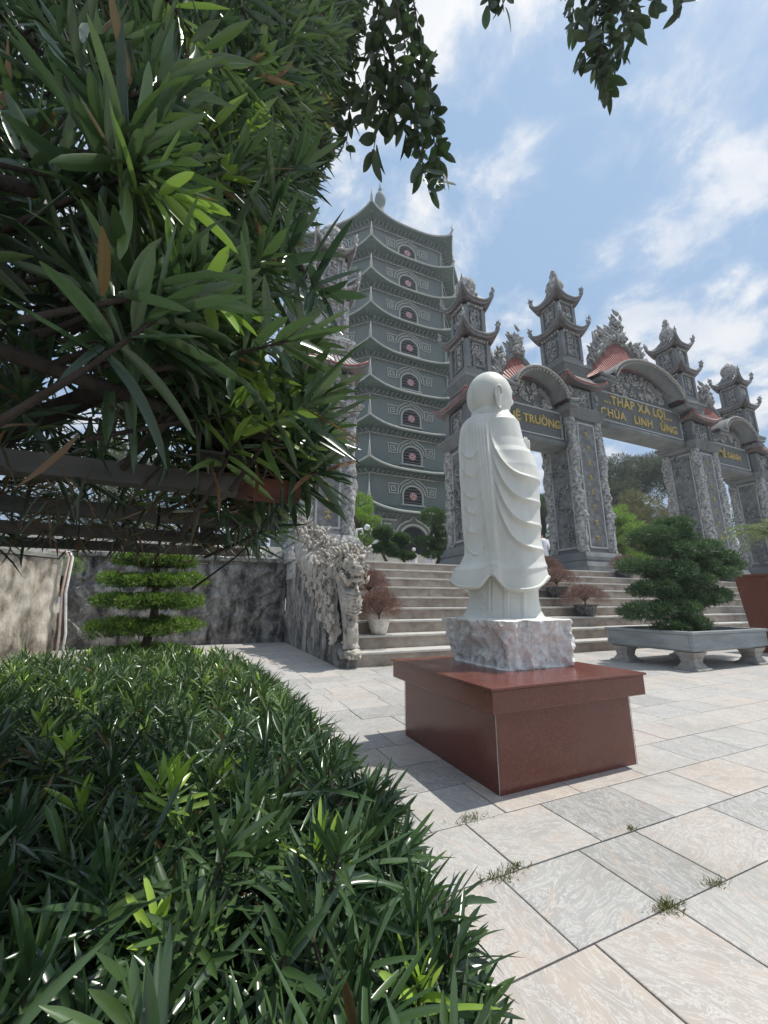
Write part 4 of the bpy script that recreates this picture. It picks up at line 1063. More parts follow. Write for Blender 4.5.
def arch_bay(x0, x1, zb, zs1, zroof, H, lines, size, seed, spread=1.0):
    """beam, sign, tympanum, barrel roof"""
    rr = random.Random(seed); xc = (x0 + x1) / 2; hw = (x1 - x0) / 2
    F0 = GY - .40
    m = MB(); m.box(x0, x1, F0, GY + .40, zb + .14, zs1 + .3); m.build('lintel', M['gate'], gate)
    m = MB(); m.tube([(x0, F0 - .05, zb + .14), (x1, F0 - .05, zb + .14)], .17, 10); m.box(x0, x1, F0 - .05, GY + .45, zb, zb + .138); m.build('lintel_moulding', M['gate'], gate)
    sb = MB(); sb.box(x0 + .25, x1 - .25, F0 - .06, F0 - .002, zb + .42, zs1); sg = sb.build('sign_board', M['sign'], gate)
    fr = MB(); a = .07
    fr.box(x0 + .18, x1 - .18, F0 - .10, F0 - .002, zs1 + .002, zs1 + a); fr.box(x0 + .18, x1 - .18, F0 - .10, F0 - .002, zb + .35, zb + .418); fr.box(x0 + .18, x0 + .248, F0 - .10, F0 - .002, zb + .42, zs1); fr.box(x1 - .248, x1 - .18, F0 - .10, F0 - .002, zb + .42, zs1); fr.build('frame', M['gate_light'], sg)
    n = len(lines); hh = (zs1 - zb - .42)
    for k, ln in enumerate(lines): text_obj('lettering', ln, xc, F0 - .08, zb + .42 + hh * (n - k - .5) / n, size * (1 if k == 0 else .92), sg, spread)
    VH = hw * .74; ZV = zs1 + .25; RV = H                    # front vault: half width, springing height, rise
    vz = lambda t: ZV + RV * math.sqrt(max(0, 1 - (t * .98) ** 2)) ** 1.15
    NS = 48; m = MB(); V = []
    for j in range(NS + 1):
        t = -1 + 2 * j / NS; x = xc + VH * t; V += [(x, F0 - .03, zs1 + .075), (x, F0 - .03, vz(t)), (x, GY + .35, zs1 + .075), (x, GY + .35, vz(t))]
    F = []
    for j in range(NS): a_ = j * 4; b_ = a_ + 4; F += [(a_, b_, b_ + 1, a_ + 1), (a_ + 2, a_ + 3, b_ + 3, b_ + 2), (a_ + 1, b_ + 1, b_ + 3, a_ + 3)]
    F += [(0, 1, 3, 2), (4 * NS, 4 * NS + 2, 4 * NS + 3, 4 * NS + 1)]
    m.add(V, F); ty = m.build('tympanum', M['sign'], gate)
    m = MB()
    for j in range(int(hw * 26)):
        t = rr.uniform(-.82, .82); top = vz(t) - .22; zlo = zs1 + .18
        if top < zlo: continue
        swirl(m, (xc + VH * t, F0 - .07, rr.uniform(zlo, top)), (1, 0, 0), (0, 0, 1), rr.uniform(.10, .20), rr.uniform(.8, 1.5), .05, rr.choice((1, -1)))
    m.build('relief', M['carved_light'], ty)
    m = MB()
    for sg_ in (-1, 1): m.tube([(xc + sg_ * VH * .78 * t, F0 - .08, zs1 + .2 + RV * .78 * (1 - t ** 2) ** .6) for t in np.linspace(.45, .98, 9)], .12, 6)
    m.build('cloud_band', M['gate'], ty)
    # front vault: shell from the front rim back into the roof
    m = MB(); V = []; K = NS + 1
    for (y, off) in ((GY - 1.30, .10), (GY + .3, .10), (GY + .3, -.02), (GY - 1.30, -.02)):
        for j in range(K): t = -1 + 2 * j / NS; V.append((xc + VH * t * (1.02 if off > 0 else .98), y, vz(t) + off))
    F = []
    for q in range(4):
        r2 = (q + 1) % 4
        for j in range(NS): F.append((q * K + j, q * K + j + 1, r2 * K + j + 1, r2 * K + j))
    m.add(V, F, True); fv = m.build('front_vault', M['gate'], gate)
    m = MB(); m.tube([(xc + VH * 1.0 * t, GY - 1.33, vz(t) + .06) for t in np.linspace(-1, 1, 60)], .06, 7)
    nb = int(VH * 16)
    for k in range(nb):
        an_ = math.pi * (k + .5) / nb; t = math.cos(an_); m.blob((xc + VH * t * .96, GY - 1.34, vz(t) - .09), .055, 4, .05)
    m.build('vault_rim', M['planter_leg'], fv)
    # main roof: slopes from an ogee ridge down to level eaves
    m = MB(); V = []; uv = []; NY = 9; NX = 56; HR = H * 1.0 + (1.75 if hw > 3 else 1.05); ze = zroof
    zr_ = lambda t: ze + .35 + HR * bell(t)
    for sd in (-1, 1):
        o = len(V)
        for i in range(NY + 1):
            k = i / NY
            for j in range(NX + 1):
                t = -1 + 2 * j / NX; y = GY + .15 + sd * 1.45 * k; zt_ = zr_(t); ze_ = ze + .12 * t ** 4 + .10 * bell(t)
                V.append((xc + hw * 1.02 * t, y, ze_ + (zt_ - ze_) * (1 - k) ** 1.25)); uv.append((t * hw * 1.6, k * 3))
        W = NX + 1
    F = []
    for sd in (0, 1):
        o = sd * (NY + 1) * W
        for i in range(NY):
            for j in range(NX):
                a_ = o + i * W + j; vx = V[a_]; tt = abs((V[a_][0] + V[a_ + 1][0]) / 2 - xc) / VH
                if sd == 0 and tt < .98 and V[a_][2] < vz(tt) + .0 : continue
                F.append((a_, a_ + 1, a_ + W + 1, a_ + W))
    m.add(V, F, True, uv); m.build('red_roof', M['redtile'], gate)
    m = MB()
    for sd in (-1, 1):
        y = GY + .15 + sd * 1.45
        for (ta, tb) in ((-1.02, -.76), (.76, 1.02)) if sd < 0 else ((-1.02, 1.02),):
            m.tube([(xc + hw * t, y, ze + .10 * t ** 4) for t in np.linspace(ta, tb, 12)], .09, 7)
            m.box(xc + hw * ta, xc + hw * tb, min(y, GY), max(y, GY), ze - .22, ze - .06)
    m.build('eave', M['gate'], gate)
    m = MB(); m.tube([(xc + hw * t, GY + .15, zr_(t) + .12) for t in np.linspace(-1.0, 1.0, 60)], .17, 8); m.build('ridge', M['gate'], gate)
    bz = lambda t: zr_(t)
    # ridge dragons and flames
    for sgn in ((-1, 0, 1) if hw > 3 else (0, -1)):
        m = MB(); c = sgn * (.42 if hw > 3 else .6); base_w = .85 if hw > 3 else .62
        for k in range(190):
            t = c + rr.gauss(0, .10) * base_w; x = xc + hw * t; z = bz(t) + .15 + min(1.1, abs(rr.gauss(0, .38))) * base_w * 1.5 * (1.5 if sgn == 0 else 1) * max(.35, 1 - abs(t - c) * 3); p = Vector((x, GY + .15 + rr.uniform(-.25, .25), z)); a_ = rr.uniform(0, 6.28)
            d = Vector((math.cos(a_) * .8, math.sin(a_) * .3, .7)); s_ = rr.uniform(.17, .32); m.tube([p - d * s_ * .8, p + d * s_ * .4, p + d * s_ + Vector((math.cos(a_ + 1.3), 0, .4)) * s_ * .5], [s_ * .35, s_ * .38, s_ * .08], 5)
        for k in range(3): p = Vector((xc + hw * (c + (k - 1) * .05), GY + .15, bz(c))); m.tube([p, p + Vector((.1 * (k - 1), 0, .7)), p + Vector((.2 * (k - 1), 0, 1.3))], [.16, .12, .05], 6)
        m.build('ridge_carving', M['carved_light'], gate)
hwp = .98
arch_bay(PX[0] + .80, PX[1] - hwp + .1, 8.08, 9.72, 10.0, 1.20, ['HUỆ TRƯỜNG'], .53, 5)
arch_bay(PX[1] + hwp, PX[2] - hwp, 9.66, 11.62, 11.85, 1.55, ['...THÁP XÁ LỢI...', 'CHÙA   LINH   ỨNG'], .68, 6, 1.1)
arch_bay(PX[2] + hwp, PX[3] - .85, 8.75, 10.4, 10.7, 1.20, ['ĐỀ SANH'], .54, 7)

# ------------------------------------------------------------------ tower
TW = thing('pagoda_tower', (0, 0, 0), 'tall grey green octagonal pagoda tower with nine tiled roofs and arched windows', 'tower')
TX, TY, AP = 15.0, 37.3, 9.3
T8 = math.tan(math.pi / 8)
def oct_prism(mb, ap, z0, z1, ap2=None):
    ap2 = ap if ap2 is None else ap2; V = []
    for a_, z in ((ap, z0), (ap2, z1)):
        for k in range(8):
            an = -math.pi / 2 + math.pi / 8 + k * math.pi / 4; r = a_ / math.cos(math.pi / 8); V.append((TX + r * math.cos(an), TY + r * math.sin(an), z))
    mb.add(V, [(k, (k + 1) % 8, 8 + (k + 1) % 8, 8 + k) for k in range(8)] + [tuple(range(8, 16))])
def ribbon(mb, pts, w, d, z=0.0, closed=False):
    """flat raised strip along pts (u, v), mesh in local x=u, z=v, y = -depth"""
    n = len(pts); P = [Vector((a, b)) for a, b in pts]; V = []
    for i in range(n):
        p = P[i]; a = P[(i - 1) % n] if (closed or i > 0) else None; b = P[(i + 1) % n] if (closed or i < n - 1) else None
        d1 = (p - a).normalized() if a is not None else (b - p).normalized(); d2 = (b - p).normalized() if b is not None else d1
        n1 = Vector((-d1.y, d1.x)); n2 = Vector((-d2.y, d2.x)); m_ = (n1 + n2); m_ = m_.normalized() if m_.length > .1 else n1; k = w / 2 / max(.5, m_.dot(n1))
        for s_ in (1, -1): V += [(p.x + m_.x * k * s_, z, p.y + m_.y * k * s_), (p.x + m_.x * k * s_, z - d, p.y + m_.y * k * s_)]
    F = []; rng_ = n if closed else n - 1
    for i in range(rng_):
        a = i * 4; b = ((i + 1) % n) * 4; F += [(a + 1, b + 1, b + 3, a + 3), (a, b, b + 1, a + 1), (a + 3, b + 3, b + 2, a + 2)]
    mb.add(V, F)
def window_proto(parent):
    """local: x across, z up (0 = sill), -y out of the wall"""
    hw_, sh = .80, .75
    arc = [(hw_ * math.cos(a), sh + .72 * math.sin(a)) for a in np.linspace(0, math.pi, 17)]
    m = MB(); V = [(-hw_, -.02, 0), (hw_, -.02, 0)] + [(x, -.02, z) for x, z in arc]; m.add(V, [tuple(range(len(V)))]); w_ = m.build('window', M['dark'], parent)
    m = MB(); ribbon(m, [(hw_ + .12, 0)] + [(x * 1.15, (z - sh) * 1.16 + sh) for x, z in arc] + [(-hw_ - .12, 0)], .13, .10); m.box(-hw_ - .3, hw_ + .3, -.16, 0, -.14, -.005); m.build('window_frame', M['tower_trim'], w_)
    m = MB()
    for k in range(5):
        z = .14 + k * .27; h = hw_ - .03 if z < sh else hw_ * math.sqrt(max(.05, 1 - ((z - sh) / .72) ** 2)) - .04; m.box(-h, h, -.09, -.03, z, z + .075)
    m.build('bars', M['black_grille'], w_)
    m = MB(); m.add([(.33 * math.cos(a), -.13, .68 + .33 * math.sin(a)) for a in np.linspace(0, 2 * math.pi, 24, endpoint=False)] + [(.33 * math.cos(a), -.09, .68 + .33 * math.sin(a)) for a in np.linspace(0, 2 * math.pi, 24, endpoint=False)], [tuple(range(24))] + [(i, 24 + i, 24 + (i + 1) % 24, (i + 1) % 24) for i in range(24)]); m.build('medallion', M['pink_paint'], w_)
    m = MB(); s_ = .17
    for pts in ([(-s_, .68 + s_), (-s_, .68), (s_, .68), (s_, .68 - s_)], [(s_, .68 + s_), (0, .68 + s_), (0, .68 - s_), (-s_, .68 - s_)]): ribbon(m, pts, .055, .012, -.131)
    ribbon(m, [(.29 * math.cos(a), .68 + .29 * math.sin(a)) for a in np.linspace(0, 2 * math.pi, 22, endpoint=False)], .035, .012, -.131, True)
    m.build('emblem', M['red_paint'], w_)
    # ogee hood with key-pattern wings
    m = MB()
    def mir(p): return [(-x, z) for x, z in p]
    hood = [(1.15, .85), (1.12, 1.10), (.95, 1.45), (.62, 1.72), (.32, 1.84), (0, 2.12)]
    hood2 = [(1.35, 1.05), (1.30, 1.42), (1.05, 1.72), (.70, 1.98), (.36, 2.10), (0, 2.40)]
    for h_ in (hood, hood2): ribbon(m, h_ + mir(h_[:-1])[::-1], .085, .09)
    for k in range(9): a = k / 8 * math.pi; m.tube([(1.0 * math.cos(a) * 1.12, -.04, 1.0 + .78 * math.sin(a)), (1.0 * math.cos(a + .2) * 1.14, -.08, 1.08 + .8 * math.sin(a + .2))], .035, 5)
    key = [(1.35, 1.28), (1.35, .82), (2.12, .82), (2.22, 1.62), (1.28, 1.62)]
    inner = [(1.55, 1.40), (2.0, 1.40), (1.94, 1.02), (1.58, 1.02), (1.58, 1.24), (1.80, 1.24)]
    for kk in (key, inner): ribbon(m, kk, .075, .08); ribbon(m, mir(kk), .075, .08)
    m.build('hood_moulding', M['tower_trim'], w_)
    return w_
S0 = 3.44
m = MB(); m.box(0, 0, 0, 0, 0, 0)
proto = None
zeave = [8.0 + 3.47 * i for i in range(9)]
aps = [AP - .055 * i for i in range(10)]
# ground storey
m = MB(); oct_prism(m, AP, TZ, 8.9); m.build('ground_storey', M['tower'], TW)
for k in range(8):
    m = MB(); an = -math.pi / 2 + math.pi / 8 + k * math.pi / 4; r = (AP + .75) / math.cos(math.pi / 8); x, y = TX + r * math.cos(an), TY + r * math.sin(an)
    m.lathe(x, y, [(.45, TZ), (.45, TZ + .3), (.33, TZ + .4), (.31, 7.25), (.42, 7.4), (.5, 7.7)], 16)
    m.build('corner_column', M['tower'], TW)
for i in range(9):
    ze = zeave[i]; ap = aps[i + 1]; nxt = zeave[i + 1] if i < 8 else None
    m = MB(); tips = ngon_roof(m, 8, TX, TY, ap + 1.0, ap - .05, ze + .1, ze + .8, .50, .16, .05, 18, 7)
    if i == 8:
        m = MB(); tips = ngon_roof(m, 8, TX, TY, ap + 1.05, 3.0, ze + .2, ze + 2.4, .66, .18, .05, 20, 10)
    m.build('roof', M['greentile'], TW)
    m = MB(); roof_rims(m, 8, TX, TY, ap + 1.0 + (.05 if i == 8 else 0), ze + (.1 if i < 8 else .2), .50 if i < 8 else .66, .085, .05); m.build('roof_edge', M['tower_trim'], TW)
    # brackets under the eave
    m = MB()
    for k in (7, 0, 1):
        a = -math.pi / 2 + k * math.pi / 4; nx, ny = math.cos(a), math.sin(a); tx, ty = -ny, nx
        for q in range(19):
            u = (-1 + 2 * (q + .5) / 19) * (ap + .3) * T8; c0 = Vector((TX + nx * ap + tx * u, TY + ny * ap + ty * u, ze - .32)); c1 = c0 + Vector((nx, ny, 0)) * .82 + Vector((0, 0, .14)); m.tube([c0, c1], .07, 4, True, False)
    m.build('eave_brackets', M['tower'], TW)
    for k, tp in enumerate(tips):
        m = MB(); o = Vector((tp[0] - TX, tp[1] - TY, 0)).normalized(); t = Vector(tp)
        m.tube([t - o * 1.0 - Vector((0, 0, .12)), t - o * .3 + Vector((0, 0, .05)), t + o * .12 + Vector((0, 0, .45)), t - o * .05 + Vector((0, 0, .8)), t + o * .15 + Vector((0, 0, 1.25))], [.14, .15, .11, .07, .02], 6)
        m.build('hip_ornament', M['tower_trim'], TW)
    if nxt:
        m = MB(); oct_prism(m, ap, ze + .3, nxt + .3); m.build('storey', M['tower'], TW)
        m = MB(); oct_prism(m, ap + .12, nxt - .42, nxt - .28); oct_prism(m, ap + .06, ze + .72, ze + .86)
        for k in range(8):
            an = -math.pi / 2 + math.pi / 8 + k * math.pi / 4; r = (ap + .02) / math.cos(math.pi / 8); x, y = TX + r * math.cos(an), TY + r * math.sin(an); m.tube([(x, y, ze + .5), (x, y, nxt)], .13, 8)
        m.build('cornice', M['tower_trim'] if i % 9 == 99 else M['tower'], TW)
        m = MB()
        for k in range(8):
            an = -math.pi / 2 + math.pi / 8 + k * math.pi / 4; r = (ap + .16) / math.cos(math.pi / 8); x, y = TX + r * math.cos(an), TY + r * math.sin(an); m.tube([(x, y, ze + .9), (x, y, nxt - .42)], .06, 6)
            r2 = (ap + .13) / math.cos(math.pi / 8); an2 = an + math.pi / 4; m.tube([(TX + r2 * math.cos(an), TY + r2 * math.sin(an), nxt - .30), (TX + r2 * math.cos(an2), TY + r2 * math.sin(an2), nxt - .30)], .05, 5)
        m.build('trim', M['tower_trim'], TW)
        for k in (0, 7, 1):
            a = -math.pi / 2 + k * math.pi / 4
            if proto is None: proto = window_proto(TW); wn = proto
            else: wn = copy_tree(proto, TW)
            wn.location = (TX + math.cos(a) * (ap + .01), TY + math.sin(a) * (ap + .01), ze + .92); wn.rotation_euler = (0, 0, a + math.pi / 2)
# doorway
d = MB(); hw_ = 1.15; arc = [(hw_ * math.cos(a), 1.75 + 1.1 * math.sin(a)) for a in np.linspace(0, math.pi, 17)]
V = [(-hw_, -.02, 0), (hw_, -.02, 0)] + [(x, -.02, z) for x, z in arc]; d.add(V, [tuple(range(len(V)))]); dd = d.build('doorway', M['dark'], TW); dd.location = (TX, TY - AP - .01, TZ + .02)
m = MB(); ribbon(m, [(hw_ + .12, 0)] + [(x * 1.13, (z - 1.75) * 1.16 + 1.75) for x, z in arc] + [(-hw_ - .12, 0)], .16, .12)
hood = [(1.7, 1.9), (1.62, 2.3), (1.3, 2.85), (.8, 3.2), (.4, 3.32), (0, 3.65)]; key = [(1.8, 2.55), (1.8, 2.05), (2.75, 2.05), (2.9, 3.3), (1.5, 3.3)]; inner = [(2.0, 2.95), (2.6, 2.95), (2.5, 2.35), (2.05, 2.35), (2.05, 2.65), (2.35, 2.65)]
ribbon(m, hood + [(-x, z) for x, z in hood[:-1]][::-1], .12, .12)
for kk in (key, inner): ribbon(m, kk, .11, .1); ribbon(m, [(-x, z) for x, z in kk], .11, .1)
m.build('door_surround', M['tower_trim'], dd)
m = MB(); z = 8.55 + S0 * 8 + 4.3
z = zeave[8]; m.lathe(16.0, TY, [(3.2, z + 2.1), (2.6, z + 3.4), (1.4, z + 5), (.9, z + 8), (.8, z + 11.6), (.62, 48.2), (.40, 49.3), (.45, 49.8), (.66, 50.3), (.72, 50.8), (.6, 51.4), (.3, 51.8), (.18, 52.2), (.26, 52.4), (.1, 52.8), (.04, 54.2)], 20)
m.build('finial', M['tower'], TW)

# ------------------------------------------------------------------ things on the upper terraces
def niwaki(x, y, z, H, pads, lab, mat='bonsai'):
    o = thing('cloud_pruned_tree', (x, y, z), lab, 'pruned tree', 'cloud pruned trees on the upper terrace')
    t = MB(); t.tube([(0, 0, 0), (.1 * H, 0, H * .3), (-.06 * H, 0, H * .6), (.03, 0, H * .88)], [.05 * H, .04 * H, .03 * H, .015 * H], 8)
    for (px, pz, r, h) in pads: t.tube([(0, 0, pz * .8), (px * .6, 0, pz * .95), (px, 0, pz)], [.02 * H, .015 * H, .008 * H], 6)
    t.build('trunk', M['bark'], o)
    clump_leaves('crown', [(px, 0, pz) for px, pz, r, h in pads], [(r, r * .9, h) for px, pz, r, h in pads], 9000, .13, .08, M[mat], o, .7, .55, .2, segs=1, sun_top=.3)
niwaki(9.45, 15.7, 2.28, 2.9, [(0, 2.75, .60, .40), (.35, 2.1, .42, .16), (-.45, 1.55, .55, .22), (.3, 1.35, .5, .2), (-.1, 1.0, .5, .15), (.5, 1.75, .4, .15)], 'tall cloud pruned tree with round top pad in front of the tower door')
niwaki(7.75, 15.6, 2.28, 1.7, [(-.05, 1.55, .40, .26), (-.35, .95, .42, .12), (.25, .85, .4, .12)], 'small cloud pruned tree with one round pad left of the tower door')
niwaki(6.75, 15.4, 2.28, 1.8, [(0, 1.75, .42, .26), (.2, 1.2, .35, .14), (-.25, 1.05, .3, .12)], 'small cloud pruned tree nearest the free standing pillar')
def person(x, y, z, H, rz, lab, top, bottom, hat=False, k=0):
    o = thing('person', (x, y, z), lab, 'person', None, rz)
    me = bpy.data.meshes.new('body')
    pts = [(0, 0, .95), (0, 0, 1.2), (0, 0, 1.42), (0, .0, 1.52), (0, .02, 1.66),
           (.10, 0, .9), (.11, .02, .5), (.11, 0, .08), (.11, .12, .04), (-.10, 0, .9), (-.12, -.02, .5), (-.13, .02, .08), (-.13, .14, .04),
           (.19, 0, 1.42), (.25, .0, 1.15), (.22, .14, .95), (-.19, 0, 1.42), (-.25, .02, 1.15), (-.2, .18, 1.0)]
    ed = [(0, 1), (1, 2), (2, 3), (3, 4), (0, 5), (5, 6), (6, 7), (7, 8), (0, 9), (9, 10), (10, 11), (11, 12), (2, 13), (13, 14), (14, 15), (2, 16), (16, 17), (17, 18)]
    rad = [.15, .14, .13, .055, .09, .09, .065, .045, .04, .09, .065, .045, .04, .07, .045, .035, .07, .045, .035]
    me.from_pydata([(a * H / 1.72, b * H / 1.72, c * H / 1.72) for a, b, c in pts], ed, [])
    b = link('body', me, o); me.materials.append(M['skin'])
    md = b.modifiers.new('skin', 'SKIN')
    for v, r in zip(me.skin_vertices[0].data, rad): v.radius = (r, r * .8)
    me.skin_vertices[0].data[0].use_root = True
    b.modifiers.new('sub', 'SUBSURF').levels = 1
    s = H / 1.72
    m = MB(); m.lathe(0, 0, [(.20 * s, .72 * s), (.185 * s, .95 * s), (.17 * s, 1.15 * s), (.20 * s, 1.36 * s), (.12 * s, 1.47 * s), (.07 * s, 1.5 * s)], 18, disp=lambda a, z: .03 * abs(math.cos(a)) + .01 * math.sin(5 * a)); m.tube([(.19 * s, 0, 1.42 * s), (.26 * s, 0, 1.15 * s), (.23 * s, .13 * s, .98 * s)], [.085 * s, .065 * s, .055 * s], 8); m.tube([(-.19 * s, 0, 1.42 * s), (-.26 * s, .02, 1.15 * s), (-.21 * s, .16 * s, 1.02 * s)], [.085 * s, .065 * s, .055 * s], 8); m.build('shirt', top, o)
    m = MB(); m.tube([(.1 * s, 0, .9 * s), (.115 * s, .01, .5 * s), (.115 * s, 0, .1 * s)], [.12 * s, .09 * s, .075 * s], 10); m.tube([(-.1 * s, 0, .9 * s), (-.12 * s, -.01, .5 * s), (-.13 * s, .01, .1 * s)], [.12 * s, .09 * s, .075 * s], 10); m.blob((0, 0, .88 * s), .17 * s, 8, .02, (1.1, .85, .9)); m.build('trousers', bottom, o)
    m = MB(); m.blob((0, -.015 * s, 1.69 * s), .105 * s, 10, .03, (.95, 1.05, 1.0)); m.build('hair' if not hat else 'hat', M['hair'] if not hat else M['cloth_w'], o)
person(9.95, 18.6, 2.28 + .0, 1.62, .4, 'person in white shirt and white hat standing before the tower door', M['cloth_w'], M['cloth_l'], True)
person(11.3, 19.3, 2.28, 1.6, -1.2, 'person in white top and dark trousers right of the tower door', M['cloth_w'], M['hair'])
person(12.45, 12.2, 2.28, 1.62, 2.6, 'person in white shirt and blue trousers beside the statue robe by the gate pillar', M['cloth_w'], M['cloth_b'])
# white scroll ornament near the tower
o = thing('scroll_ornament', (6.75, 17.2, 2.28), 'white curled scroll ornament on a pale stand left of the tower door', 'ornament')
m = MB(); m.lathe(0, 0, [(.5, 0), (.5, .15), (.3, .25), (.28, .9), (.4, 1.05), (.4, 1.15)], 20); m.build('stand', M['white_paint'], o)
for s in (-1, 1):
    m = MB(); pts = [Vector((s * (.05 + .45 * t + .12 * math.sin(t * 9)), 0, 1.15 + 1.1 * math.sin(t * 2.2))) for t in np.linspace(0, 1, 16)]
    m.tube([(0, 0, 1.1), (s * .25, 0, 1.4), (s * .55, 0, 1.8), (s * .5, 0, 2.15), (s * .25, 0, 2.2), (s * .2, 0, 2.0), (s * .35, 0, 1.95)], [.08, .08, .07, .07, .06, .05, .03], 8); m.build('scroll', M['white_paint'], o)
m = MB(); m.blob((0, 0, 2.3), .14, 8, .3); m.build('bud', M['white_paint'], o)

# ------------------------------------------------------------------ background trees
def tree(x, y, z, H, Rr, mat, lab, n, L, seed, zfrac=.35, group='trees beyond the gate', thin=.35):
    rr = random.Random(seed); o = thing('tree', (x, y, z), lab, 'tree', group)
    t = MB(); t.tube([(0, 0, 0), (.02 * H, 0, H * .25), (-.02 * H, .01 * H, H * .5), (0, 0, H * .8)], [.035 * H, .028 * H, .02 * H, .008 * H], 9)
    cs = []; rs = []
    for i in range(48):
        a = i * 2.4 + rr.random(); q = rr.random() ** .5; zz_ = H * (zfrac + (1 - zfrac) * rr.random()); k = math.sin(math.pi * min(1, max(.12, (zz_ / H - zfrac + .08) / (1.12 - zfrac)))) ** .4
        e = Vector((math.cos(a) * Rr * q * k, math.sin(a) * Rr * q * k, zz_)); s = Vector((0, 0, max(.15 * H, zz_ - .22 * H))); t.tube([s, (s + e) / 2 + Vector((0, 0, .02 * H)), e], [.006 * H, .004 * H, .001 * H], 5)
        r = Rr * rr.uniform(.2, .34); cs.append(e); rs.append((r, r, r * .7))
    t.build('trunk', M['bark'], o); clump_leaves('crown', cs, rs, int(n * 2.0), L * 1.15, L * .8, mat, o, thin, .45, .15, segs=1, upbias=.2)
tree(41, 27, 2.3, 13.5, 6.5, M['grey_tree'], 'large grey green tree seen through the middle bay of the gate', 42000, .24, 1, .25)
tree(31.6, 21, 2.3, 7.2, 3.0, M['olive_tree'], 'olive brown dense tree beside the left main gate pillar', 16000, .14, 2, .1)
tree(27.2, 19.2, 2.3, 5.6, 1.5, M['lime'], 'bright green bush hard against the left main gate pillar', 9000, .12, 3, .05)
tree(38, 24, 2.3, 6.4, 3.2, M['grey_tree'], 'low grey green tree behind the big bonsai crown', 14000, .15, 13, .05)
tree(28, 27, 2.3, 8.0, 3.2, M['bonsai'], 'dark green tree seen between the statue and the gate pillar', 16000, .2, 4, .15)
tree(7.4, 20.2, 2.28, 4.6, 1.05, M['lime'], 'bright yellow green tree between the free standing pillar and the tower', 9000, .11, 5, .2)
tree(-6, 30, 2.3, 9, 4.5, M['grey_tree'], 'grey green tree left of the tower behind the trellis', 12000, .22, 6, .2)
tree(-15, 24, 2.3, 9, 5, M['bonsai'], 'dark green tree at the far left behind the walls', 12000, .22, 7, .15)
for i, (x, y) in enumerate(((48, 34), (60, 30), (45, 50), (70, 44))):
    tree(x, y, 0, 11 + i, 6, M['grey_tree'] if i % 2 else M['bonsai'], ['dark tree behind the right gate bay', 'grey green tree far right behind the gate', 'dark tree in the distance through the middle bay', 'pale tree farthest right in the distance'][i], 12000, .28, 30 + i, .1)
# palm at right
pm = thing('palm', (15.35, 6.55, 0), 'feathery palm with pale arching fronds at the right picture edge', 'palm')
pm.location = (18.6, 7.4, .5)
m = MB(); m.tube([(0, 0, 0), (.03, 0, 1.6), (0, 0, 3.0)], [.12, .09, .07], 12); m.build('trunk', M['bark_pale'], pm)
P = []; D = []; Ls = []; Ts = []
fr_mb = MB()
for k in range(17):
    a = k * 2.4; el = .35 + .9 * ((k * 7) % 17) / 17; ln = 1.7
    pts = []
    for t in np.linspace(0, 1, 14):
        h = ln * (t * math.cos(el * .6)); pts.append(Vector((math.cos(a) * h, math.sin(a) * h, 3.0 + ln * (math.sin(el) * t - .75 * t * t))))
    fr_mb.tube(pts, [.02 * (1 - .8 * t) for t in np.linspace(0, 1, 14)], 5)
    for i in range(1, 13):
        tdir = (pts[i + 1] - pts[i - 1]).normalized(); sd = tdir.cross(Vector((0, 0, 1))).normalized()
        for sg in (-1, 1):
            for q in (0, .5):
                p = pts[i].lerp(pts[i + 1], q); P.append(p); D.append(sd * sg + tdir * .7 + Vector((0, 0, -.15))); Ls.append(.38 * math.sin(math.pi * (i / 14) ** .7) + .06); Ts.append((random.random(), random.random() * .3, 0))
fr_mb.build('frond_rib', M['palm'], pm)
leaf_mesh('fronds', np.array(P), np.array(D), np.array(Ls), np.full(len(P), .028), np.array(Ts), M['palm'], pm, 3, .5)

# ------------------------------------------------------------------ tiered topiary behind the hedge
tp = thing('tiered_topiary', (-.53, 5.5, 0), 'small tree clipped into flat horizontal green tiers behind the hedge', 'topiary')
m = MB(); m.tube([(0, 0, 0), (-.04, 0, .5), (.03, 0, 1.0), (0, 0, 1.5), (.02, 0, 1.75)], [.06, .05, .045, .035, .02], 9); 
for z in (.58, .88, 1.15, 1.38, 1.6):
    for a in np.linspace(0, 6.28, 9)[:-1]: m.tube([(0, 0, z - .06), (.3 * math.cos(a), .3 * math.sin(a), z - .03), (.55 * math.cos(a), .55 * math.sin(a), z)], [.018, .013, .006], 5)
m.build('trunk', M['bark'], tp)
for i, (z, r, h) in enumerate(((.56, .62, .06), (.86, .66, .075), (1.14, .66, .07), (1.38, .60, .065), (1.62, .5, .06))):
    n = 34; cs = [(0, 0, z)]; rs = [(r * .6, r * .6, h)]
    for k in range(n): a = k * 2.4; q = math.sqrt((k + 1) / n) * r * .86 * random.uniform(.85, 1.08); w_ = random.uniform(.13, .22); cs.append((q * math.cos(a), q * math.sin(a), z + random.uniform(-.035, .03))); rs.append((r * w_, r * w_, h * random.uniform(.7, 1.2)))
    clump_leaves('tier', cs, rs, 9500, .042, .013, M['topi'], tp, .45, .45, .25, segs=2, upbias=.8, sun_top=.3)

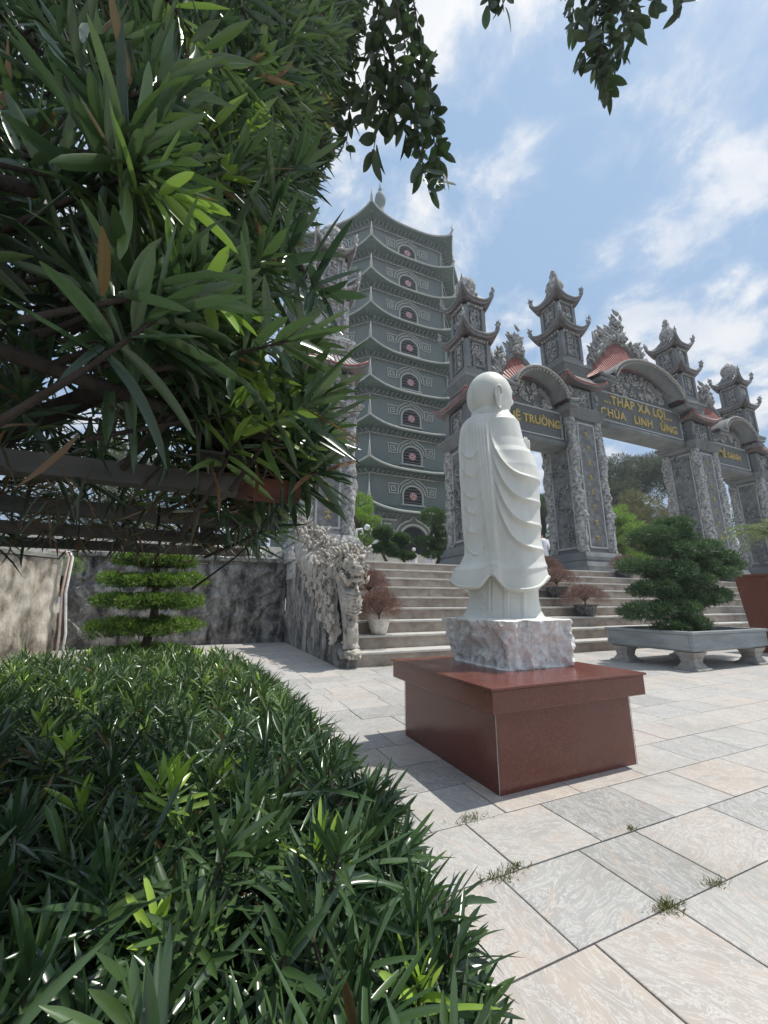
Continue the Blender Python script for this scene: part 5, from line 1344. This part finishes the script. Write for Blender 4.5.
# ------------------------------------------------------------------ hedge in the foreground
def hedge():
    hg = thing('low_hedge', (0, 0, 0), 'dense low hedge of narrow leaved yew plum in the left foreground', 'hedge')
    P = []; A = []; Y = []
    def edge(y):  # right edge of the hedge top
        return float(np.interp(y, [.3, .45, .6, .9, 1.3, 1.8, 2.6, 3.4, 4.1, 4.4], [.24, .34, .42, .49, .52, .53, .52, .48, .38, .24]))
    y = .34
    stems = MB()
    while y < 4.35:
        step = .083
        x = -2.4 if y > 2 else -1.3
        while x < edge(y) + .02:
            px, py = x + random.uniform(-.045, .045), y + random.uniform(-.045, .045)
            e = edge(py) - px
            z = .665 + .055 * noise.noise(Vector((px * 2.0, py * 2.0, 0))) + .03 * noise.noise(Vector((px * 6, py * 6, 3))) + random.uniform(-.07, .045) - max(0, .20 - e) * .75 - max(0, .5 - py) * .25
            ax = Vector((random.gauss(0, .32) + max(0, .2 - e) * 3.5, random.gauss(0, .32) - max(0, .5 - py) * 2, 1))
            if e > -.02 and random.random() < .93: P.append((px, py, z)); A.append(ax); Y.append((random.uniform(.4, 1) if random.random() < (.022 if y < 1.6 else .12) else random.uniform(0, .28 if y > 1.8 else .10)))
            x += step
        y += step
    # side face rosettes pointing out
    for k in range(640):
        y = random.uniform(.34, 4.3); z = random.uniform(.12, .58); P.append((edge(y) + .05 * random.random() - .12 * abs(z - .32) + .03 * noise.noise(Vector((y * 4, z * 4, 0))), y, z)); A.append(Vector((1, random.gauss(0, .4), random.uniform(.1, .9)))); Y.append(.1 * random.random())
    for k in range(260):
        x = random.uniform(-1.2, .35); z = random.uniform(.2, .5); P.append((x, .32 + .03 * random.random(), z)); A.append(Vector((random.gauss(0, .4), -1, random.uniform(.2, .9)))); Y.append(.1 * random.random())
    # under layer
    n2 = 2100; xs = RNG.uniform(-1.6, .5, n2); ys = RNG.uniform(.36, 4.1, n2)
    for x, y in zip(xs, ys):
        if x < edge(y) - .05: P.append((x, y, random.uniform(.36, .56))); A.append(Vector((random.gauss(0, .5), random.gauss(0, .5), 1))); Y.append(0)
    # hero shoots, bright new growth
    for (x, y, z) in ((-.045, 1.13, .74), (-.02, 1.10, .735), (.24, .84, .68), (-.30, 1.45, .74), (-.02, .78, .66), (.33, .62, .60), (-.42, 1.7, .72)): P.append((x, y, z)); A.append(Vector((random.gauss(0, .15), random.gauss(0, .15), 1))); Y.append(1.0)
    P = np.array(P); A = np.array([tuple(a) for a in A]); Y = np.array(Y)
    near = P[:, 1] < 1.5
    for msk, nl, sg in ((near, 21, 6), (~near, 17, 3)):
        B, D, L, W, T = rosettes(P[msk], A[msk], nl, .116, .0114, Y[msk], (14, 98), .09, .016, .42)
        leaf_mesh('foliage', B, D, L, W, T, M['hedge'], hg, sg, .5, .2, .35)
    for p, a in zip(P, A):
        if random.random() < .5:
            p = Vector(p); a = Vector(a).normalized(); stems.tube([p - a * .01, p - a * .1, Vector((p.x - a.x * .12, p.y - a.y * .12, max(.02, p.z - .3)))], [.0028, .004, .005], 4, False)
    for k in range(70):
        x, y = random.uniform(-1.5, .35), random.uniform(.5, 4.0)
        stems.tube([(x, y, 0), (x + random.uniform(-.05, .05), y, .2), (x + random.uniform(-.12, .12), y + random.uniform(-.1, .1), .5)], [.012, .009, .005], 5, False)
    stems.build('stem', M['bark'], hg)
hedge()

# ------------------------------------------------------------------ trellis and the overhanging shrub
trl = thing('steel_trellis', (0, 0, 0), 'grey steel trellis of parallel box beams under the overhanging shrub, one end rusty', 'trellis')
m = MB(); 
for (y, x1, hgt, last) in ((.90, .05, .052, True), (1.30, .20, .05, False), (1.72, .18, .05, False), (2.15, .18, .05, False)):
    m = MB(); hgt *= .8; m.box(-3.2, x1, y, y + .04, 1.352, 1.352 + hgt); b = m.build('beam', M['steel'], trl)
    if last: q = MB(); q.box(.0502, .185, y - .0015, y + .0415, 1.3505, 1.395); q.build('rusty_end', M['rust'], b)
for x in (-.035, -.9, -2.0):
    m = MB(); w_ = .03; m.box(x, x + .005, .80, 2.3, 1.402, 1.452); m.box(x + .045, x + .05, .80, 2.3, 1.402, 1.452); m.box(x + .005, x + .045, .80, 2.3, 1.402, 1.407); m.box(x + .005, x + .045, .80, 2.3, 1.447, 1.452); m.build('cross_beam', M['steel'], trl)
for (x, y) in ((-1.6, 2.15), (-3.0, .9), (-3.0, 2.15)):
    m = MB(); m.box(x, x + .05, y + .05, y + .1, 0, 1.344); m.build('post', M['steel'], trl)

def canopy():
    cn = thing('overhanging_shrub', (0, 0, 0), 'large yew plum shrub with long narrow leaves spreading over the steel trellis', 'shrub')
    rr = random.Random(8)
    def xmax(y, z):
        b = float(np.interp(y, [.4, .6, .9, 1.2, 1.8, 2.6], [.0, .07, .19, .28, .34, .30]))
        return b + .03 * noise.noise(Vector((y * 3, z * 3, 2))) + float(np.interp(z, [1.4, 1.55, 1.75, 2.0, 2.4, 3.0, 3.8, 4.6], [-.03, .0, -.12, -.20, -.17, -.04, .12, .22])) + .05 * noise.noise(Vector((y * 1.5, z * 2.0, 9)))
    P = []; A = []; Y = []
    def ok(p): return (Vector(p) - Vector((0, 0, EYE))).length > .50 and not (p[1] < .95 and p[2] < 1.46 and p[0] > -.6)
    # right-hand face
    for k in range(640):
        z = 1.40 + 3.3 * rr.random() ** 1.1; y = .52 + max(0, z - 1.66) * .34 + 1.4 * rr.random() ** 1.3; x = xmax(y, z) - rr.random() ** 2 * .16; p = (x - .04, y, z)
        if ok(p): P.append(p); A.append(Vector((1, rr.gauss(-.2, .6), rr.gauss(.35, .5)))); Y.append(1 if rr.random() < .08 else rr.random() * .25)
    # front face (towards the camera)
    for k in range(430):
        x = -2.8 + 3.0 * rr.random() ** .6; z = 1.42 + 3.3 * rr.random(); y = .60 + max(0, z - 1.66) * .38 + .10 * noise.noise(Vector((x * 2, z * 2, 5))) + rr.random() ** 2 * .3 + max(0, -x - .2) * .12; p = (x, y, z)
        if ok(p): P.append(p); A.append(Vector((rr.gauss(.3, .6), -.8, rr.gauss(.2, .6)))); Y.append(1 if rr.random() < .03 else rr.random() * .15)
    # interior, thinner
    for k in range(1250):
        z = rr.uniform(1.38, 4.8); y = rr.uniform(.76 + max(0, z - 1.66) * .34, 2.4); x = rr.uniform(-2.6, xmax(y, z) - .1); p = (x, y, z)
        if ok(p): P.append(p); A.append(Vector((rr.gauss(.2, .8), rr.gauss(-.2, .8), rr.gauss(.2, .7)))); Y.append(rr.random() * .2 if rr.random() < .9 else .8)
    # leaves hanging close to the camera on the left
    for (x, y, z) in ((-.34, .60, 1.52), (-.40, .55, 1.70), (-.50, .62, 1.95), (-.42, .66, 1.88), (-.10, .62, 1.60), (-.03, .60, 1.56), (.10, .60, 1.55), (.16, .62, 1.47)): P.append((x, y, z)); A.append(Vector((.8, -.2, rr.uniform(.1, .7)))); Y.append(.12)
    for (x, y, z) in ((.05, .78, 1.47), (.17, .86, 1.50), (.12, .74, 1.52), (-.16, .85, 1.60), (.0, .70, 1.60)): P.append((x, y, z)); A.append(Vector((.4, -.4, .9))); Y.append(1)
    for k in range(26):                               # a low spray reaching out past the beam ends
        P.append((rr.uniform(.16, .27), rr.uniform(.85, 1.15), rr.uniform(1.42, 1.62))); A.append(Vector((1, rr.gauss(-.1, .3), rr.gauss(.45, .3)))); Y.append(rr.random() * .3)
    P = np.array(P); A = np.array([tuple(a) for a in A]); Y = np.array(Y)
    near = np.linalg.norm(P - np.array([0, 0, EYE]), axis=1) < 1.15
    for msk, nl, sg in ((near, 17, 6), (~near, 15, 3)):
        B, D, L, W, T = rosettes(P[msk], A[msk], nl, .126, .0165, Y[msk], (15, 95), .10, .025, .4)
        leaf_mesh('foliage', B, D, L, W, T, M['podo'], cn, sg, .45, .25, .5)
    # limbs and twigs
    t = MB()
    for (pts, r) in (([(-1.2, 2.9, 0), (-1.15, 2.5, .8), (-1.0, 2.2, 1.5), (-.7, 2.0, 2.4), (-.4, 2.0, 3.4), (-.2, 2.0, 4.4)], [.09, .08, .07, .05, .035, .02]),
                     ([(-1.0, 2.2, 1.5), (-.6, 1.5, 1.62), (-.25, 1.0, 1.58), (.12, .82, 1.46)], [.05, .04, .022, .012]),
                     ([(-.8, 2.0, 1.9), (-.45, 1.3, 2.2), (-.25, 1.0, 2.3)], [.04, .03, .012]),
                     ([(-.9, 2.1, 1.6), (-.7, 1.3, 1.8), (-.5, .85, 1.9), (-.3, .68, 1.75)], [.04, .03, .02, .01]),
                     ([(-.7, 1.9, 2.4), (-.2, 1.5, 2.7), (.1, 1.2, 2.5), (.2, 1.05, 2.1)], [.035, .025, .018, .008]),
                     ([(-.9, .75, 1.50), (-.45, .72, 1.52), (-.1, .78, 1.47), (.06, .88, 1.42)], [.016, .014, .012, .009]),
                     ([(-1.1, 1.2, 1.95), (-.6, .95, 2.0), (-.2, .95, 1.85)], [.022, .018, .012])):
        t.tube(pts, r, 8)
    for k in range(0, len(P), 2):
        p = Vector(P[k]); a = Vector(A[k]).normalized(); s = rr.uniform(.12, .3); e = p - a * s + Vector((-.05, .05, -.03)) * rr.random(); t.tube([p, p - a * s * .5 + Vector((0, 0, -.01)), e], [.0025, .004, .006], 4, False)
    for k in range(200):
        p = Vector((rr.uniform(-2, -.25), rr.uniform(.95, 2.8), rr.uniform(1.45, 3.2))); d = Vector((rr.gauss(.2, .5), rr.gauss(0, .5), rr.gauss(.1, .4))).normalized(); t.tube([p, p + d * .12, p + d * .24 + Vector((0, 0, .03))], [.007, .005, .002], 5, False)
    t.build('branch', M['bark_dark'], cn)
    # dead leaves caught on the beams
    n = 2300; B = np.stack([RNG.uniform(-2.2, .2, n), RNG.uniform(.78, 2.35, n), np.full(n, 1.385) + RNG.uniform(-.03, .06, n)], -1); D = np.stack([RNG.normal(0, 1, n), RNG.normal(0, 1, n), RNG.normal(-.45, .4, n)], -1)
    T = np.stack([RNG.random(n), np.zeros(n), RNG.uniform(0, 1, n) ** 2], -1); leaf_mesh('dead_leaves', B, D, RNG.uniform(.05, .12, n), RNG.uniform(.006, .012, n), T, M['podo'], cn, 3, .8)
canopy()

# ------------------------------------------------------------------ overhanging broad-leaved branches
def broad_branch(lab, twigs, limb, seed):
    rr = random.Random(seed); o = thing('hanging_branch', limb[0], lab, 'branch', 'broad leaved branches hanging into the sky'); o0 = Vector(limb[0])
    t = MB(); t.tube([Vector(p) - o0 for p in limb], [.03 - .02 * i / (len(limb) - 1) for i in range(len(limb))], 8)
    P = []; D = []
    for pts in twigs:
        pts = [Vector(p) for p in pts]; t.tube([p - o0 for p in pts], [.006, .004, .002][:len(pts)] if len(pts) == 3 else .004, 5)
        for i in range(len(pts) - 1):
            n = max(3, int((pts[i + 1] - pts[i]).length / .026))
            for q in range(n):
                p = pts[i].lerp(pts[i + 1], q / n); a = rr.uniform(0, 6.28); P.append(p - o0 + Vector((rr.gauss(0, .006), rr.gauss(0, .006), 0))); D.append(Vector((math.cos(a) * .75, math.sin(a) * .75, -.75 + rr.gauss(0, .3))))
    t.build('branch', M['bark'], o); n = len(P)
    T = np.stack([RNG.random(n), RNG.random(n) * .2, np.zeros(n)], -1)
    leaf_mesh('leaves', np.array([tuple(p) for p in P]), np.array([tuple(d) for d in D]), RNG.uniform(.07, .13, n), RNG.uniform(.034, .055, n), T, M['broad'], o, 6, .5, .15, .9, True)
def at(px, py, D):          # a point in the courtyard at horizontal distance D along a sight line
    u = (px - 384) / 400; v = -(py - 512) / 400; f_ = math.cos(PITCH) - v * math.sin(PITCH); up = math.sin(PITCH) + v * math.cos(PITCH)
    x = u * math.cos(YAW) + f_ * math.sin(YAW); y = -u * math.sin(YAW) + f_ * math.cos(YAW); t = D / f_; return (x * t, y * t, EYE + up * t)
tw = []
rr = random.Random(4)
for (x0, y0, x1, y1, x2, y2) in ((370, -40, 385, 60, 392, 130), (390, -30, 410, 70, 425, 150), (400, -10, 422, 90, 440, 165), (375, 30, 380, 110, 372, 160), (395, 60, 415, 130, 430, 195), (410, -20, 420, 40, 428, 110), (360, -20, 352, 80, 346, 150), (385, -30, 372, 60, 365, 120), (350, 0, 345, 60, 335, 120), (380, 20, 398, 90, 408, 140), (425, 60, 432, 110, 445, 190)):
    d = rr.uniform(1.5, 1.75); tw.append([at(x0, y0, d), at(x1, y1, d + .03), at(x2, y2, d)])
broad_branch('dark broad leaved branch hanging beside the top of the narrow leaved shrub', tw, [at(330, -260, 1.9), at(360, -120, 1.8), at(385, -30, 1.6)], 1)
tw = []
for (x0, y0, x1, y1, x2, y2) in ((600, -40, 596, 20, 604, 70), (610, -30, 612, 30, 605, 100), (600, -20, 590, 30, 580, 72), (625, -40, 628, 0, 632, 40), (655, -50, 650, -20, 655, 10), (680, -50, 676, -30, 682, 8), (570, -45, 574, -10, 572, 22), (620, -10, 624, 30, 618, 60), (590, -30, 585, 0, 575, 30), (612, -20, 600, 40, 596, 80), (640, -45, 632, -10, 640, 20)):
    d = rr.uniform(1.5, 1.7); tw.append([at(x0, y0, d), at(x1, y1, d + .03), at(x2, y2, d)])
broad_branch('dark leafy twig cluster hanging at the top centre right of the sky', tw, [at(560, -330, 1.9), at(590, -160, 1.7), at(620, -50, 1.6)], 2)
tw = [[at(488, -40, 1.7), at(492, -15, 1.7), at(488, 8, 1.7)], [at(498, -45, 1.7), at(500, -20, 1.7), at(504, 12, 1.7)], [at(508, -40, 1.7), at(506, -20, 1.7), at(500, 0, 1.7)]]
broad_branch('small group of dark leaves at the top edge above the tower', tw, [at(470, -330, 1.9), at(490, -150, 1.8), at(498, -40, 1.7)], 3)

# ------------------------------------------------------------------ haze box round everything
mb = MB(); mb.box(-950, 950, -950, 950, -1.1, 75)
tag(mb.build('haze', HAZE), 'thin added haze over the whole courtyard, partly standing in for lens veil', None, None, 'stuff')
